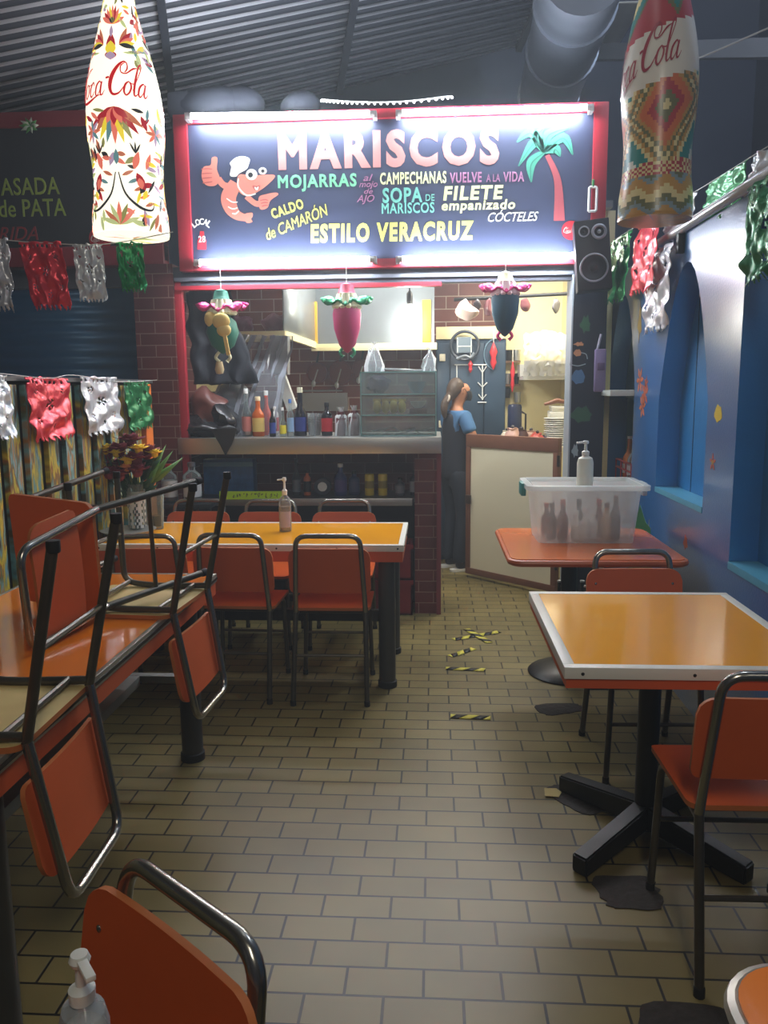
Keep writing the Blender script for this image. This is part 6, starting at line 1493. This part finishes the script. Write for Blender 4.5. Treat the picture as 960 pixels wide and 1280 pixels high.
SKIN = mat('warm_skin', (176, 122, 92), .5, var=.05); BLUETEE = mat('blue_tee_cloth', (66, 110, 156), .75, var=.12, vscale=20); VEST = mat('dark_vest_cloth', (28, 32, 44), .8, var=.2, vscale=16); TROU = mat('dark_trousers_cloth', (26, 32, 44), .85, var=.25, vscale=10)
HAIR = mat('brown_grey_hair', (84, 70, 60), .45, bump=.6, bscale=90, var=.3, vscale=50)
fp = onz(572, 713, 0)
t = thing('person', 'person in dark vest and blue short sleeves behind the half door, hair tied back', 'person', (fp.x-.015, fp.y+.07, 0), math.radians(-62))
V, E_, Rd = [], [], []
pel = chain(V, E_, Rd, [((0, 0, .86), (.125, .095))])
ch = chain(V, E_, Rd, [((0, .005, 1.00), (.11, .085)), ((0, .01, 1.14), (.13, .095)), ((0, .005, 1.25), (.125, .085))], pel)
nk = chain(V, E_, Rd, [((0, .0, 1.335), .052), ((0, .012, 1.385), .046)], ch)
hd_ = chain(V, E_, Rd, [((0, .032, 1.445), (.066, .078)), ((0, .028, 1.505), (.074, .088)), ((0, .018, 1.55), (.058, .07))], nk)
for sx in (-1, 1):
    a = chain(V, E_, Rd, [((sx*.135, 0, 1.275), .052), ((sx*.185, .03, 1.15), .044), ((sx*.205, .07, 1.03), .036), ((sx*.17, .20, 1.02), .031), ((sx*.14, .29, 1.035), .024), ((sx*.13, .335, 1.035), (.032, .016)), ((sx*.125, .37, 1.03), (.034, .014))], ch)
    for k, (dx, ln) in enumerate(((-.027, .052), (-.009, .062), (.009, .058), (.026, .046))):
        chain(V, E_, Rd, [((sx*.125+dx, .385, 1.028), .009), ((sx*.125+dx*1.1, .385+ln*.55, 1.024), .0085), ((sx*.125+dx*1.1, .385+ln*.95, 1.008), .0075)], a)
    chain(V, E_, Rd, [((sx*.10, .345, 1.03), .010), ((sx*.085, .372, 1.022), .0095), ((sx*.083, .398, 1.012), .008)], a-1)
    chain(V, E_, Rd, [((sx*.08, 0, .78), .084), ((sx*.085, .01, .62), .070), ((sx*.088, .02, .46), .053), ((sx*.09, -.005, .30), .048), ((sx*.09, -.02, .10), .034), ((sx*.09, -.0, .045), .034), ((sx*.09, .10, .03), (.034, .024))], pel)
chain(V, E_, Rd, [((0, .118, 1.475), .012), ((0, .125, 1.462), .013)], hd_-1)
body = skin('body', V, E_, Rd, SKIN, t)
b = MB()
for sx in (-1, 1): b.ball((sx*.03, .098, 1.502), .011, 0, 10); 
b.build('eyes', plain('eye_white', (220, 216, 210), .3), t)
b = MB()
for sx in (-1, 1): b.ball((sx*.03, .107, 1.502), .0055, 0, 8)
b.build('irises', plain('dark_iris', (30, 22, 18), .3), t)
for sx in (-1, 1):
    b = MB(); b.ball((sx*.078, .02, 1.485), 1, 0, 12, (.008, .018, .03)); b.build('ear', SKIN, t)
V, E_, Rd = [], [], []
c = chain(V, E_, Rd, [((0, .0, .90), (.137, .107)), ((0, .005, 1.0), (.122, .097)), ((0, .01, 1.14), (.142, .107)), ((0, .003, 1.262), (.13, .092)), ((0, .0, 1.325), .066)])
for sx in (-1, 1): chain(V, E_, Rd, [((sx*.135, 0, 1.278), .064), ((sx*.17, .018, 1.19), .062), ((sx*.188, .032, 1.14), .060)], c-1)
skin('blue_tee', V, E_, Rd, BLUETEE, t)
V, E_, Rd = [], [], []
chain(V, E_, Rd, [((0, .0, .72), (.16, .13)), ((0, .0, .86), (.155, .124)), ((0, .005, 1.0), (.146, .116)), ((0, .01, 1.14), (.164, .128)), ((0, .0, 1.27), (.150, .112)), ((0, -.004, 1.325), (.10, .078))])
skin('dark_vest', V, E_, Rd, VEST, t)
V, E_, Rd = [], [], []
c = chain(V, E_, Rd, [((0, 0, .90), (.132, .104)), ((0, 0, .84), (.136, .106))])
for sx in (-1, 1): chain(V, E_, Rd, [((sx*.08, 0, .76), .094), ((sx*.085, .01, .62), .080), ((sx*.088, .02, .46), .064), ((sx*.09, -.0, .30), .060), ((sx*.09, -.02, .12), .056), ((sx*.09, -.015, .06), .056)], c)
skin('trousers', V, E_, Rd, TROU, t)
for sx in (-1, 1):
    V, E_, Rd = [], [], []; chain(V, E_, Rd, [((sx*.09, -.05, .052), (.036, .034)), ((sx*.09, .0, .055), (.04, .04)), ((sx*.09, .07, .045), (.041, .032)), ((sx*.09, .13, .038), (.036, .022))])
    sh = skin('shoe', V, E_, Rd, mat('black_shoe', (24, 24, 28), .5), t)
    b = MB(); b.prism(smooth([(sx*.09-.042, .06), (sx*.09-.03, -.085), (sx*.09+.03, -.085), (sx*.09+.042, .06), (sx*.09+.026, .155), (sx*.09-.026, .155)], 5, True), lambda u, v, s_: (u, v, .022-s_), .02); b.build('sole', plain('white_sole', (206, 206, 200), .6), sh)
V, E_, Rd = [], [], []
chain(V, E_, Rd, [((0, .045, 1.555), (.066, .050)), ((0, .005, 1.54), (.080, .078)), ((0, -.03, 1.49), (.076, .066)), ((0, -.05, 1.445), (.055, .045)), ((0, -.085, 1.425), .030), ((0, -.115, 1.38), .036), ((0, -.115, 1.32), .030), ((0, -.105, 1.26), .014)])
h = skin('hair', V, E_, Rd, HAIR, t)
b = MB(); b.tube([(.036*math.cos(2*PI*k/14), -.088+.01*math.sin(2*PI*k/14), 1.425+.034*math.sin(2*PI*k/14)) for k in range(14)], .009, 8, closed=True); b.build('hair_tie', plain('pale_hair_tie', (196, 186, 176)), h)
b = MB(); b.grid(14, 10, lambda u, v: ((.074+.004*math.sin(PI*v))*math.sin((u-.5)*2.5), .030+.098*math.cos((u-.5)*2.5)+.012*math.sin(PI*v)*math.cos((u-.5)*2.5), 1.405+.078*v)); b.build('face_mask', plain('black_mask', (22, 24, 30), .7), t, solid=.003)
for sx in (-1, 1):
    b = MB(); b.tube(smooth([(sx*.072, .06, 1.47), (sx*.082, .03, 1.50), (sx*.084, .008, 1.49)], 5), .0025, 6); b.build('mask_strap', plain('black_mask', (22, 24, 30), .7), t)
P = [at(820, 92, 4.2), at(880, 70, 4.0), at(990, 22, 3.7)]
o0 = Vector(P[0]); b = MB(); b.tube([Vector(p)-o0 for p in smooth([tuple(p) for p in P], 8)], .004, 6); b.tube([(0, 0, 0), (0, .5, 1.3)], .004, 6); b.tube([Vector(P[2])-o0, Vector(P[2])-o0+Vector((.3, 0, 1.0))], .004, 6)
o = b.build('overhead_cable', plain('pale_cable', (150, 152, 156), .5)); o.location = o0; tag(o, 'thin pale cable crossing the dark behind the patterned bottle', 'cable')
